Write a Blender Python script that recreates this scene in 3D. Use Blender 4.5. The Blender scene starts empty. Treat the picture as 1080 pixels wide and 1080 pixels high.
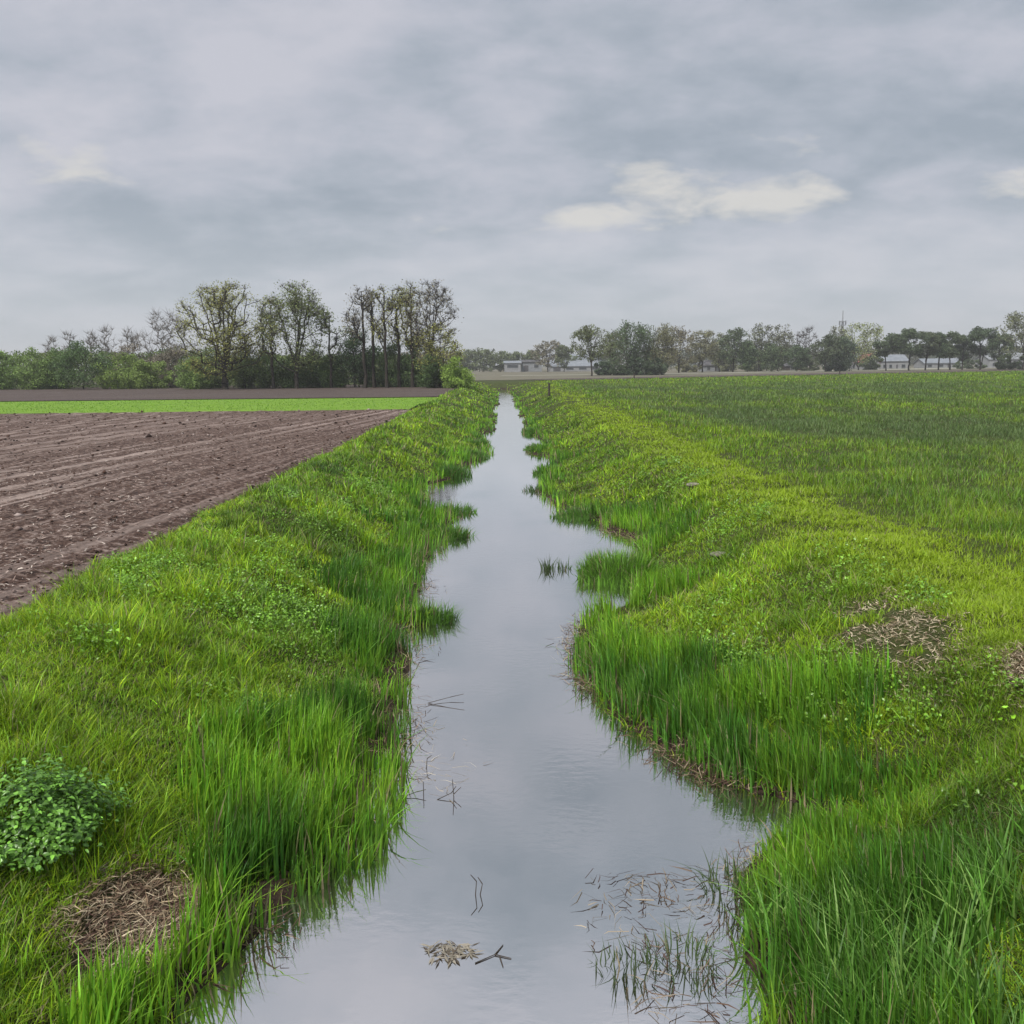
import bpy, math, numpy as np
from mathutils import Matrix
RNG = np.random.default_rng(7)
S = bpy.context.scene
COL = S.collection

# ------------------------------------------------------------------ camera geometry
FOC = 1000.0; PITCH = math.atan((540-385.3)/1000.0); ROLL = -0.0105; YAW = 0.0100
EYE = np.array([0, 0, 2.6])
Fv = np.array([math.sin(YAW)*math.cos(PITCH), math.cos(YAW)*math.cos(PITCH), -math.sin(PITCH)])
R0 = np.cross(Fv, [0, 0, 1]); R0 /= np.linalg.norm(R0); U0 = np.cross(R0, Fv)
c_, s_ = math.cos(ROLL), math.sin(ROLL)
Rv = c_*R0+s_*U0; Uv = -s_*R0+c_*U0
cam = bpy.data.objects.new('camera', bpy.data.cameras.new('camera'))
COL.objects.link(cam); S.camera = cam
cam.data.sensor_width = 36; cam.data.lens = 36*FOC/1080
cam.data.clip_start = 0.05; cam.data.clip_end = 6000
m = Matrix(((Rv[0], Uv[0], -Fv[0], EYE[0]), (Rv[1], Uv[1], -Fv[1], EYE[1]), (Rv[2], Uv[2], -Fv[2], EYE[2]), (0, 0, 0, 1)))
cam.matrix_world = m
def hor(px): return 391.0-0.0107*px
def X_at(px, d): return (px-528.3)*d/1000.0
def H_at(px, top, d): return 2.6+(hor(px)-top)*d/1000.0

# ------------------------------------------------------------------ noise
def _h(ix, iy, s):
    v = (ix.astype(np.int64)*374761393+iy.astype(np.int64)*668265263+s*982451653) & 0xffffffff
    v = ((v ^ (v >> 13))*1274126177) & 0xffffffff
    v = v ^ (v >> 16)
    return (v & 0xffffff)/float(0xffffff)
def noise(x, y, sc=1.0, s=0):
    x = np.asarray(x, float)/sc; y = np.asarray(y, float)/sc
    ix = np.floor(x); iy = np.floor(y); fx = x-ix; fy = y-iy
    fx = fx*fx*(3-2*fx); fy = fy*fy*(3-2*fy)
    a = _h(ix, iy, s); b = _h(ix+1, iy, s); c = _h(ix, iy+1, s); d = _h(ix+1, iy+1, s)
    return (a*(1-fx)+b*fx)*(1-fy)+(c*(1-fx)+d*fx)*fy
def fbm(x, y, sc, s=0, o=3):
    r = 0; a = .5; t = 0
    for k in range(o):
        r = r+a*noise(x, y, sc/2**k, s+k*17); t += a; a *= .5
    return r/t
def smooth(a, b, x):
    t = np.clip((np.asarray(x, float)-a)/(b-a), 0, 1); return t*t*(3-2*t)

# ------------------------------------------------------------------ ditch outline (measured: y, left edge, right edge)
EDGE = np.array([(-6,-1.8,1.5),(4.8,-1.79,1.35),(5.15,-1.73,1.45),(5.55,-1.61,1.45),(5.95,-1.46,1.5),(6.3,-1.26,1.65),(6.6,-1.13,1.85),
 (6.9,-1.12,2.2),(7.15,-1.14,2.4),(7.35,-1.16,2.34),(7.7,-1.16,1.84),(8.3,-1.07,1.46),(9.05,-1.02,1.15),(9.55,-1.03,1.02),
 (10.45,-1.05,.87),(11.15,-1.09,.83),(12,-1.33,.87),(12.7,-1.47,.97),(13.1,-.84,1.1),(13.7,-1.29,1.66),(14.4,-1.32,2.01),(15,-1.32,2.0),
 (16.6,-1.45,2.3),(17.9,-1.39,2.56),(19.4,-1.36,2.73),(20.5,-1.1,2.27),(21.8,-1.12,2.15),(22.9,-1.28,1.79),(24.1,-1.96,1.33),
 (27,-2.18,1.14),(29.2,-2.2,1.11),(30.9,-1.48,1.24),(33.2,-1.32,1.6),(36.5,-1.08,1.48),(40.6,-.87,1.32),(45.8,-.79,1.63),
 (52.4,-.6,1.51),(61.2,-.5,1.46),(73.6,-.45,1.4),(92.4,-.4,1.35),(120,-.3,1.2),(150,-.2,1.1),(400,-.2,1.1)])
def wl(y): return np.interp(y, EDGE[:,0], EDGE[:,1])+(noise(y, 0, .35, 5)-.5)*.16+(noise(y, 0, 2.6, 6)-.5)*.9*smooth(26, 34, y)
def wr(y): return np.interp(y, EDGE[:,0], EDGE[:,2])+(noise(y, 0, .35, 9)-.5)*.16+(noise(y, 0, 2.3, 7)-.5)*.8*smooth(24, 32, y)
WATER = -1.0
def ease(t): # wet shelf, then the bank proper
    return 0.10*smooth(-.03, .055, t)+0.12*smooth(0, .5, t)+0.78*smooth(.22, 1.0, t)
def ground_z(x, y):
    x = np.asarray(x, float); y = np.asarray(y, float)
    a = wl(y); b = wr(y)
    sl = a-x; sr = x-b
    crestR = 4.9+(fbm(x*0, y, 5, 3)-.5)*.5; crestL = -4.3
    tl = sl/np.maximum(a-crestL, .5); tr = sr/np.maximum(crestR-b, .5)
    zl = -1.06+1.06*ease(tl)+.05*smooth(.8, 1, tl)-.10*smooth(4.9, 5.6, -x)
    zr = -1.06+1.06*ease(tr)+.04*np.exp(-((x-crestR-.1)/.9)**2)
    zin = -1.06-.35*np.clip(np.minimum(-sl, -sr)/.5, 0, 1)
    z = np.where(sl > 0, zl, np.where(sr > 0, zr, zin))
    bank = smooth(0, .3, np.where(sl > 0, tl, tr))*(1-smooth(6, 9, x))*(1-smooth(4.5, 5.3, -x))
    z = z+bank*((fbm(x, y, 1.3, 21)-.5)*.22+(fbm(x, y, .45, 31)-.5)*.10)
    z = z+smooth(6, 12, x)*(fbm(x, y, 6, 41)-.5)*.10
    fade = smooth(146, 152, y)
    return z*(1-fade)+fade*(0.0)

# ------------------------------------------------------------------ mesh helpers
def mesh_np(name, V, Fa, mat, col=None, parent=None, smooth_=False):
    V = np.asarray(V, np.float32).reshape(-1, 3); Fa = np.asarray(Fa, np.int32)
    k = Fa.shape[1]; n = len(Fa)
    me = bpy.data.meshes.new(name)
    me.vertices.add(len(V)); me.vertices.foreach_set('co', V.ravel())
    me.loops.add(n*k); me.loops.foreach_set('vertex_index', Fa.ravel())
    me.polygons.add(n); me.polygons.foreach_set('loop_start', np.arange(0, n*k, k, dtype=np.int32))
    if smooth_: me.polygons.foreach_set('use_smooth', np.ones(n, bool))
    me.update(calc_edges=True)
    if col is not None:
        at = me.color_attributes.new('col', 'FLOAT_COLOR', 'POINT')
        c4 = np.ones((len(V), 4), np.float32); c4[:, :3] = col
        at.data.foreach_set('color', c4.ravel())
    me.materials.append(mat)
    o = bpy.data.objects.new(name, me); COL.objects.link(o)
    if parent: o.parent = parent
    return o
def tag(o, label=None, cat=None, group=None, kind=None):
    if label: o['label'] = label
    if cat: o['category'] = cat
    if group: o['group'] = group
    if kind: o['kind'] = kind
    return o
def empty(name, loc, label, cat, group=None):
    o = bpy.data.objects.new(name, None); COL.objects.link(o); o.location = [float(v) for v in loc]
    o.empty_display_size = .3
    return tag(o, label, cat, group)
class MB:
    """collects convex polygons into one mesh"""
    def __init__(s): s.v = []; s.f = []
    def add(s, v, f):
        o = len(s.v); s.v += [tuple(float(c) for c in p) for p in v]; s.f += [[i+o for i in q] for q in f]; return s
    def box(s, x0, x1, y0, y1, z0, z1):
        return s.add([(x0,y0,z0),(x1,y0,z0),(x1,y1,z0),(x0,y1,z0),(x0,y0,z1),(x1,y0,z1),(x1,y1,z1),(x0,y1,z1)],
                     [(0,3,2,1),(4,5,6,7),(0,1,5,4),(1,2,6,5),(2,3,7,6),(3,0,4,7)])
    def tube(s, a, b, r0, r1=None, n=6):
        r1 = r0 if r1 is None else r1
        a = np.array(a, float); b = np.array(b, float); d = b-a; d /= np.linalg.norm(d)
        u = np.cross(d, [0,0,1] if abs(d[2]) < .9 else [1,0,0]); u /= np.linalg.norm(u); w = np.cross(d, u)
        an = np.arange(n)*2*math.pi/n
        va = [a+r0*(math.cos(t)*u+math.sin(t)*w) for t in an]; vb = [b+r1*(math.cos(t)*u+math.sin(t)*w) for t in an]
        f = [(i,(i+1)%n,n+(i+1)%n,n+i) for i in range(n)]+[tuple(range(n))[::-1], tuple(range(n,2*n))]
        return s.add(va+vb, f)
    def build(s, name, mat, parent=None):
        me = bpy.data.meshes.new(name); me.from_pydata(s.v, [], s.f); me.update(); me.materials.append(mat)
        o = bpy.data.objects.new(name, me); COL.objects.link(o)
        if parent: o.parent = parent
        return o

# ------------------------------------------------------------------ materials
def new_mat(name):
    mt = bpy.data.materials.new(name); mt.use_nodes = True
    nt = mt.node_tree; nt.nodes.clear()
    out = nt.nodes.new('ShaderNodeOutputMaterial')
    return mt, nt, out
def N(nt, t, **kw):
    n = nt.nodes.new(t)
    for k, v in kw.items():
        if k in n.inputs.keys(): n.inputs[k].default_value = v
        else: setattr(n, k, v)
    return n
def ramp(nt, stops, fac):
    r = nt.nodes.new('ShaderNodeValToRGB'); e = r.color_ramp.elements
    while len(e) < len(stops): e.new(.5)
    for i, (p, c) in enumerate(stops):
        e[i].position = p; e[i].color = (*c, 1) if len(c) == 3 else c
    nt.links.new(fac, r.inputs[0]); return r
def mixc(nt, a, b, fac, mode='MIX'):
    n = nt.nodes.new('ShaderNodeMix'); n.data_type = 'RGBA'; n.blend_type = mode
    for sock, v in ((n.inputs[0], fac), (n.inputs[6], a), (n.inputs[7], b)):
        if isinstance(v, bpy.types.NodeSocket): nt.links.new(v, sock)
        elif isinstance(v, (int, float)): sock.default_value = v
        else: sock.default_value = (*v, 1)
    return n.outputs[2]
def leaf_mat(name, trans=.35, rough=.5, spec=.3):
    mt, nt, out = new_mat(name)
    at = N(nt, 'ShaderNodeAttribute', attribute_name='col')
    p = N(nt, 'ShaderNodeBsdfPrincipled', Roughness=rough); p.inputs['Specular IOR Level'].default_value = spec
    t = nt.nodes.new('ShaderNodeBsdfTranslucent'); mx = nt.nodes.new('ShaderNodeMixShader'); mx.inputs[0].default_value = trans
    L = nt.links
    L.new(at.outputs['Color'], p.inputs['Base Color']); L.new(at.outputs['Color'], t.inputs['Color'])
    L.new(p.outputs[0], mx.inputs[1]); L.new(t.outputs[0], mx.inputs[2]); L.new(mx.outputs[0], out.inputs[0])
    return mt
M_GRASS = leaf_mat('grass_blade', .38, .48, .35)
M_LEAF = leaf_mat('tree_leaf', .3, .6, .2)
M_HERB = leaf_mat('herb_leaf', .25, .35, .5)
M_DRY = leaf_mat('dry_stalk', .12, .7, .2)
def noise_mat(name, c1, c2, sc=3.0, rough=.9, bump=.3, bdist=.03, c3=None, detail=6, spec=.2):
    mt, nt, out = new_mat(name); L = nt.links
    tc = nt.nodes.new('ShaderNodeTexCoord')
    n1 = N(nt, 'ShaderNodeTexNoise', Scale=sc, Detail=detail, Roughness=.6); L.new(tc.outputs['Object'], n1.inputs['Vector'])
    stops = [(.35, c1), (.65, c2)] if c3 is None else [(.3, c1), (.5, c2), (.7, c3)]
    r = ramp(nt, stops, n1.outputs['Fac'])
    p = N(nt, 'ShaderNodeBsdfPrincipled', Roughness=rough); p.inputs['Specular IOR Level'].default_value = spec
    L.new(r.outputs[0], p.inputs['Base Color'])
    b = N(nt, 'ShaderNodeBump', Strength=bump, Distance=bdist); L.new(n1.outputs['Fac'], b.inputs['Height']); L.new(b.outputs[0], p.inputs['Normal'])
    L.new(p.outputs[0], out.inputs[0]); return mt
M_BARK = noise_mat('bark', (.020,.017,.014), (.052,.044,.036), 4, .95, .6)
M_BARKG = noise_mat('pale_bark', (.10,.09,.08), (.19,.17,.15), 4, .95, .5)
M_WOOD = noise_mat('weathered_wood', (.03,.025,.02), (.07,.055,.045), 12, .9, .4)
M_WHITE = noise_mat('white_render', (.20,.205,.21), (.28,.28,.285), 1.5, .7, .1)
M_GREYW = noise_mat('grey_cladding', (.16,.17,.18), (.24,.25,.26), 1, .6, .1)
M_ROOFW = noise_mat('pale_roof', (.15,.165,.185), (.22,.235,.255), .8, .5, .1)
M_ROOFD = noise_mat('dark_roof', (.05,.05,.055), (.09,.085,.085), 2, .7, .2)
M_ROOFR = noise_mat('red_tile_roof', (.22,.09,.07), (.28,.12,.10), 2, .8, .2)
M_GLASS = noise_mat('window_glass', (.02,.025,.03), (.05,.055,.06), 1, .12, .0, spec=.8)
M_STEEL = noise_mat('galvanised_steel', (.18,.19,.20), (.28,.29,.30), 3, .5, .1, spec=.5)
M_STONE = noise_mat('pale_stone', (.10,.095,.07), (.27,.25,.20), 14, .95, .5)

# ground: thatch and turf under the blades
def ground_material():
    mt, nt, out = new_mat('turf_ground'); L = nt.links
    tc = nt.nodes.new('ShaderNodeTexCoord')
    n1 = N(nt, 'ShaderNodeTexNoise', Scale=5, Detail=10, Roughness=.75); L.new(tc.outputs['Object'], n1.inputs['Vector'])
    n2 = N(nt, 'ShaderNodeTexNoise', Scale=22, Detail=5, Roughness=.7); L.new(tc.outputs['Object'], n2.inputs['Vector'])
    g = ramp(nt, [(.3, (.020,.038,.008)), (.5, (.045,.080,.010)), (.7, (.09,.13,.018))], n1.outputs['Fac'])  # turf greens darkened: shade in the gaps between blades painted into the colour
    br = ramp(nt, [(.35, (.03,.022,.016)), (.6, (.10,.075,.05)), (.75, (.20,.16,.10))], n2.outputs['Fac'])
    # bare mud close to water level
    sx = nt.nodes.new('ShaderNodeSeparateXYZ'); L.new(tc.outputs['Object'], sx.inputs[0])
    mr = N(nt, 'ShaderNodeMapRange'); mr.inputs[1].default_value = -.95; mr.inputs[2].default_value = -.72; mr.inputs[3].default_value = 1; mr.inputs[4].default_value = .3
    L.new(sx.outputs['Z'], mr.inputs[0])
    gg = mixc(nt, g.outputs[0], br.outputs[0], .25)
    mud = ramp(nt, [(.4, (.022,.015,.012)), (.7, (.065,.045,.03))], n2.outputs['Fac'])
    c = mixc(nt, gg, mud.outputs[0], mr.outputs[0])
    p = N(nt, 'ShaderNodeBsdfPrincipled', Roughness=.95); p.inputs['Specular IOR Level'].default_value = .1
    L.new(c, p.inputs['Base Color'])
    b = N(nt, 'ShaderNodeBump', Strength=.7, Distance=.04); L.new(n2.outputs['Fac'], b.inputs['Height']); L.new(b.outputs[0], p.inputs['Normal'])
    L.new(p.outputs[0], out.inputs[0]); return mt
M_GROUND = ground_material()

def soil_material(name, dark, mid, pale, ang, streak=1.0, sc=1.0):
    mt, nt, out = new_mat(name); L = nt.links
    tc = nt.nodes.new('ShaderNodeTexCoord')
    m0 = N(nt, 'ShaderNodeMapping'); m0.inputs['Rotation'].default_value = (0, 0, ang); L.new(tc.outputs['Object'], m0.inputs[0])
    mp = N(nt, 'ShaderNodeMapping'); mp.inputs['Scale'].default_value = (2.3*sc, .04*sc, 1)
    L.new(m0.outputs[0], mp.inputs[0])
    n1 = N(nt, 'ShaderNodeTexNoise', Scale=1.0, Detail=5, Roughness=.62); L.new(mp.outputs[0], n1.inputs['Vector'])
    n2 = N(nt, 'ShaderNodeTexNoise', Scale=9, Detail=7, Roughness=.72); L.new(tc.outputs['Object'], n2.inputs['Vector'])
    n3 = N(nt, 'ShaderNodeTexNoise', Scale=.13, Detail=3); L.new(tc.outputs['Object'], n3.inputs['Vector'])
    base = ramp(nt, [(.38, dark), (.52, mid), (.68, pale)], n2.outputs['Fac'])
    st = ramp(nt, [(.50, (0,0,0)), (.60, (1,1,1))], n1.outputs['Fac'])
    big = ramp(nt, [(.35, (.25,)*3), (.65, (1,)*3)], n3.outputs['Fac'])
    k = nt.nodes.new('ShaderNodeMath'); k.operation = 'MULTIPLY'; L.new(st.outputs[0], k.inputs[0]); L.new(big.outputs[0], k.inputs[1])
    k2 = nt.nodes.new('ShaderNodeMath'); k2.operation = 'MULTIPLY'; L.new(k.outputs[0], k2.inputs[0]); k2.inputs[1].default_value = .85*streak
    c = mixc(nt, base.outputs[0], pale, k2.outputs[0])
    p = N(nt, 'ShaderNodeBsdfPrincipled', Roughness=.85); p.inputs['Specular IOR Level'].default_value = .25
    L.new(c, p.inputs['Base Color'])
    b = N(nt, 'ShaderNodeBump', Strength=1, Distance=.06); L.new(n2.outputs['Fac'], b.inputs['Height']); L.new(b.outputs[0], p.inputs['Normal'])
    L.new(p.outputs[0], out.inputs[0]); return mt
SOIL_D, SOIL_M, SOIL_P = (.024,.012,.008), (.084,.047,.033), (.32,.25,.215)
M_SOIL = soil_material('ploughed_soil', SOIL_D, SOIL_M, SOIL_P, math.radians(7))
M_SOIL2 = soil_material('dark_soil', (.030,.021,.018), (.065,.046,.040), (.17,.135,.11), math.radians(80), .5)
M_STUB = noise_mat('grey_stubble', (.085,.082,.055), (.14,.125,.09), .12, .95, .1, c3=(.10,.11,.065))
M_PALE = noise_mat('pale_track_surface', (.19,.19,.14), (.27,.26,.21), .1, .95, .1)
M_STRIP = noise_mat('young_crop', (.085,.16,.012), (.14,.25,.016), .6, .8, .1, c3=(.11,.21,.012))

def water_material():
    mt, nt, out = new_mat('ditch_water'); L = nt.links
    tc = nt.nodes.new('ShaderNodeTexCoord')
    mp = N(nt, 'ShaderNodeMapping'); mp.inputs['Scale'].default_value = (1, 1.8, 1); mp.inputs['Rotation'].default_value = (0, 0, .5); L.new(tc.outputs['Object'], mp.inputs[0])
    n1 = N(nt, 'ShaderNodeTexNoise', Scale=7, Detail=3, Roughness=.5); L.new(mp.outputs[0], n1.inputs['Vector'])
    n2 = N(nt, 'ShaderNodeTexNoise', Scale=.9, Detail=3); L.new(tc.outputs['Object'], n2.inputs['Vector'])
    b = N(nt, 'ShaderNodeBump', Distance=.012); L.new(n1.outputs['Fac'], b.inputs['Height'])
    st = ramp(nt, [(.40, (.02,)*3), (.62, (.17,)*3)], n2.outputs['Fac']); L.new(st.outputs[0], b.inputs['Strength'])
    murk = ramp(nt, [(.4, (.018,.014,.012)), (.65, (.036,.029,.024))], n2.outputs['Fac'])
    d = nt.nodes.new('ShaderNodeBsdfDiffuse'); L.new(murk.outputs[0], d.inputs['Color'])
    g = N(nt, 'ShaderNodeBsdfGlossy', Roughness=.012); g.inputs['Color'].default_value = (.98, .98, .97, 1); L.new(b.outputs[0], g.inputs['Normal'])
    fr = N(nt, 'ShaderNodeFresnel', IOR=1.5); L.new(b.outputs[0], fr.inputs['Normal'])
    mr = N(nt, 'ShaderNodeMapRange'); mr.inputs[1].default_value = 0; mr.inputs[2].default_value = .5; mr.inputs[3].default_value = .60; mr.inputs[4].default_value = .98
    L.new(fr.outputs[0], mr.inputs[0])
    mx = nt.nodes.new('ShaderNodeMixShader'); L.new(mr.outputs[0], mx.inputs[0]); L.new(d.outputs[0], mx.inputs[1]); L.new(g.outputs[0], mx.inputs[2])
    L.new(mx.outputs[0], out.inputs[0]); return mt
M_WATER = water_material()

# ------------------------------------------------------------------ ground, fields, water
def grid(xs, ys, zf):
    X, Y = np.meshgrid(xs, ys); Z = zf(X, Y)
    V = np.stack([X, Y, Z], -1).reshape(-1, 3)
    nx = len(xs); ny = len(ys)
    i = (np.arange(ny-1)[:, None]*nx+np.arange(nx-1)[None, :]).ravel()
    return V, np.stack([i, i+1, i+1+nx, i+nx], -1)
def geom(a, b, s0, r):
    o = [a]; s = s0
    while o[-1] < b: o.append(o[-1]+s); s *= r
    return o
xs = np.array([-v for v in geom(6, 2500, .4, 1.25)][::-1]+list(np.arange(-5.9, 7.0, .09))+geom(7.0, 2500, .3, 1.25))
ys = np.array([-12, -8, -5, -3, -1, 0, 1, 2, 2.6]+geom(3, 160, .09, 1.012)+geom(170, 4500, 15, 1.4))
V, Fq = grid(xs, ys, ground_z)
tag(mesh_np('ground', V, Fq, M_GROUND, smooth_=True), kind='structure')

def furrow_z(x, y):
    u = x-np.tan(math.radians(-7))*0-(-.122)*0
    u = x*math.cos(.122)-(-y)*0-y*math.sin(.122)
    near = np.clip(60/np.maximum(y, 1), 0, 1)
    z = .012+(.5+.5*np.sin(u*2*math.pi/.42))*.035+(fbm(x, y, .35, 3)-.4)*.05+(noise(x, y, .11, 6)-.5)*.035
    return z+.02
def edgeL(y): return -5.35+(fbm(y*0+3, y, 1.4, 77)-.5)*.5
xs = np.array([-v for v in geom(5.2, 90, .07, 1.028)][::-1]); ys = np.array(geom(6, 57.2, .07, 1.010))
X, Y = np.meshgrid(xs, ys); X = X+(edgeL(Y)+5.2)*np.exp(-(-5.2-X)/2.0)
Z = furrow_z(X, Y)-.08*np.exp(-((edgeL(Y)-X)/.10))
V = np.stack([X, Y, Z], -1).reshape(-1, 3); nx = len(xs); ny = len(ys)
i = (np.arange(ny-1)[:, None]*nx+np.arange(nx-1)[None, :]).ravel()
tag(mesh_np('ploughed_field', V, np.stack([i, i+1, i+1+nx, i+nx], -1), M_SOIL, smooth_=True), kind='structure')

def sheet(name, pts, z, mat):
    """a slab of land: outline polygon with a subdivided edge wobble"""
    P = []
    for k in range(len(pts)):
        a = np.array(pts[k], float); b = np.array(pts[(k+1) % len(pts)], float); n = max(1, int(np.linalg.norm(b-a)/6))
        for j in range(n):
            q = a+(b-a)*j/n; P.append((q[0]+(noise(q[0], q[1], 5, 2)-.5)*.6, q[1]+(noise(q[0], q[1], 7, 8)-.5)*1.2, z))
    me = bpy.data.meshes.new(name); me.from_pydata(P, [], [list(range(len(P)))]); me.update(); me.materials.append(mat)
    o = bpy.data.objects.new(name, me); COL.objects.link(o); return tag(o, kind='structure')
sheet('green_crop_field', [(-5.6, 57.4), (-4.9, 79), (-160, 81), (-160, 57.4)], .05, M_STRIP)
sheet('dark_field', [(-4.9, 80.5), (-5.0, 140), (-220, 146), (-220, 82.5)], .06, M_SOIL2)
sheet('far_stubble_field', [(-260, 166), (12, 168), (140, 243), (900, 700), (900, 1100), (-500, 1100)], .05, M_STUB)
sheet('far_dark_field', [(10, 162), (60, 193), (140, 236), (420, 400), (420, 438), (140, 262), (60, 214), (2, 172)], .062, M_SOIL2)
sheet('pale_track', [(0, 232), (60, 244), (140, 300), (600, 640), (600, 690), (140, 330), (60, 262), (0, 244)], .075, M_PALE)
xs = np.array([-3.2, 0, 3.6]); ys = np.array(geom(-8, 150, 1, 1.05))
V, Fq = grid(xs, ys, lambda X, Y: X*0+WATER)
tag(mesh_np('ditch_water', V, Fq, M_WATER), kind='structure')

# ------------------------------------------------------------------ blades
def blades(P, h, w, az, lean, col, seg=3, twist=None):
    n = len(P); tv = np.linspace(0, 1, seg+1)
    D = np.stack([np.cos(az), np.sin(az), 0*az], -1)
    fa = az+math.pi/2+(RNG.normal(0, .5, n) if twist is None else twist)
    Wd = np.stack([np.cos(fa), np.sin(fa), 0*fa], -1)
    V = np.zeros((n, 2*seg+1, 3), np.float32); C = np.zeros((n, 2*seg+1, 3), np.float32)
    for k, t in enumerate(tv):
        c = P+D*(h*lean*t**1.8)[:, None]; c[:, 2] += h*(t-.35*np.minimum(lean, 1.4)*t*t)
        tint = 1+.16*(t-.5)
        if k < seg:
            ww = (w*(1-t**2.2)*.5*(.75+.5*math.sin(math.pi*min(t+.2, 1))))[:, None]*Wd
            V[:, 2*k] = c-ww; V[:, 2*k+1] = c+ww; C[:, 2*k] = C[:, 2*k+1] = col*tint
        else:
            V[:, 2*seg] = c; C[:, 2*seg] = col*tint
    T = []
    for k in range(seg-1):
        T += [(2*k, 2*k+1, 2*k+3), (2*k, 2*k+3, 2*k+2)]
    T.append((2*seg-2, 2*seg-1, 2*seg)); T = np.array(T)
    Fa = (np.arange(n)*(2*seg+1))[:, None, None]+T[None]
    return V.reshape(-1, 3), Fa.reshape(-1, 3), C.reshape(-1, 3)
def join(parts):
    V = []; Fa = []; C = []; o = 0
    for v, f, c in parts:
        V.append(v); Fa.append(f+o); C.append(c); o += len(v)
    return np.concatenate(V), np.concatenate(Fa), np.concatenate(C)
def scatter(y0, y1, xlo, xhi, n0, d0=7.0, ratio=1.08, pw=2.0, fr=.70):
    X = []; Y = []; a = y0
    while a < y1:
        b = min(a*ratio, y1); lo, hi = xlo(a), xhi(a)
        lo = max(lo, -fr*b-2.5); hi = min(hi, fr*b+2.5)
        if hi > lo:
            n = int(RNG.poisson(n0*min(1, (d0/a)**pw)*(hi-lo)*(b-a)))
            X.append(RNG.uniform(lo, hi, n)); Y.append(RNG.uniform(a, b, n))
        a = b
    return np.concatenate(X), np.concatenate(Y)
LIME = np.array([.285,.450,.018]); MID = np.array([.155,.290,.015]); DEEP = np.array([.040,.105,.012]); YEL = np.array([.31,.44,.018]); DRY = np.array([.36,.29,.17]); BLUE = np.array([.105,.160,.060])
def grass_col(x, y, n):
    a = fbm(x, y, 2.2, 51); b = fbm(x, y, .7, 61)
    t = smooth(.36, .66, a*.65+b*.35)[:, None]
    c = MID*(1-t)+LIME*t
    t2 = smooth(.60, .76, fbm(x, y, 1.5, 71))[:, None]; c = c*(1-.7*t2)+DEEP*.7*t2
    c = c*RNG.lognormal(-.02, .30, n)[:, None]
    hue = RNG.normal(0, .14, n); c[:, 0] *= 1+hue; c[:, 2] *= 1-hue
    k = RNG.random(n) < .06; c[k] = DRY*RNG.uniform(.5, 1.1, k.sum())[:, None]
    return c
def tuft(x, y, per, sig, outward):
    """pull the sampled blades together into tussocks; returns new x, y, lean azimuth, per tussock random number"""
    n = len(x); o = np.argsort(y+RNG.normal(0, .02, n)*y); m_ = max(1, n//per)
    cx, cy = x[o[::per]][:m_], y[o[::per]][:m_]; gid = RNG.integers(0, len(cx), n)
    # keep blades in the same depth band as the tussock they join
    gid = np.clip((np.argsort(np.argsort(y))/per).astype(int), 0, len(cx)-1)
    sg = sig*np.maximum(1, y/12)**.8; ox = RNG.normal(0, 1, n)*sg; oy = RNG.normal(0, 1, n)*sg
    return cx[gid]+ox, cy[gid]+oy, np.arctan2(oy, ox), RNG.random(len(cx))[gid]
def W(y, w0, k=.00085): return np.maximum(w0, k*y)
def lod(P, h, w, az, lean, col, dnear=16, dmid=45):
    d = P[:, 1]; out = []
    for m_, sg in ((d < dnear, 4), ((d >= dnear) & (d < dmid), 3), (d >= dmid, 2)):
        if m_.any(): out.append(blades(P[m_], h[m_], w[m_], az[m_], lean[m_], col[m_], sg))
    return join(out)
BARE = [(3.95, 9.4, .50, 1.25), (4.55, 7.7, .30, .4)]   # worn patches on the right bank: x, y, half sizes
def bareness(x, y):
    r = 0*x
    for bx, by, a, b in BARE:
        r = np.maximum(r, 1-((x-bx)/a)**2-((y-by)/b)**2)
    return np.clip(r, 0, 1)*smooth(.25, .6, noise(x, y, .3, 13)+.22)
def turf(xa, xb, n0, yel=False, y1=60):
    x, y = scatter(3.2, y1, lambda a: xa, lambda a: xb, n0, d0=8)
    k = ((wl(y)-x > .35) | (x-wr(y) > .35)) & (x > edgeL(y)) & (RNG.random(len(x)) > bareness(x, y)*2.) & ~((((x+2.36)/.36)**2+((y-5.55)/.60)**2) < .8)
    x, y = x[k], y[k]; n = len(x); c = grass_col(x, y, n)*.9
    if yel: t = (smooth(3.4, 4.9, x)*.8)[:, None]; c = c*(1-t)+YEL*t*RNG.uniform(.7, 1.15, n)[:, None]
    k = RNG.random(n) < .06; c[k] = DRY*RNG.uniform(.4, .9, k.sum())[:, None]
    return blades(np.stack([x, y, ground_z(x, y)-.01], -1), RNG.uniform(.05, .13, n), W(y, .007), RNG.uniform(0, 6.28, n), np.clip(RNG.normal(.8, .35, n), .1, 1.6), c, 2)
# --- left bank turf
x, y = scatter(3.2, 150, lambda a: -5.55, lambda a: -.4, 3300)
tf = RNG.random(len(x)) < .45; tx, ty, ta, tr_ = tuft(x, y, 30, .055, 1)
x = np.where(tf, tx, x); y = np.where(tf, ty, y)
s = wl(y)-x; k = (s > .02) & (x > edgeL(y)-.05)
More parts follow.
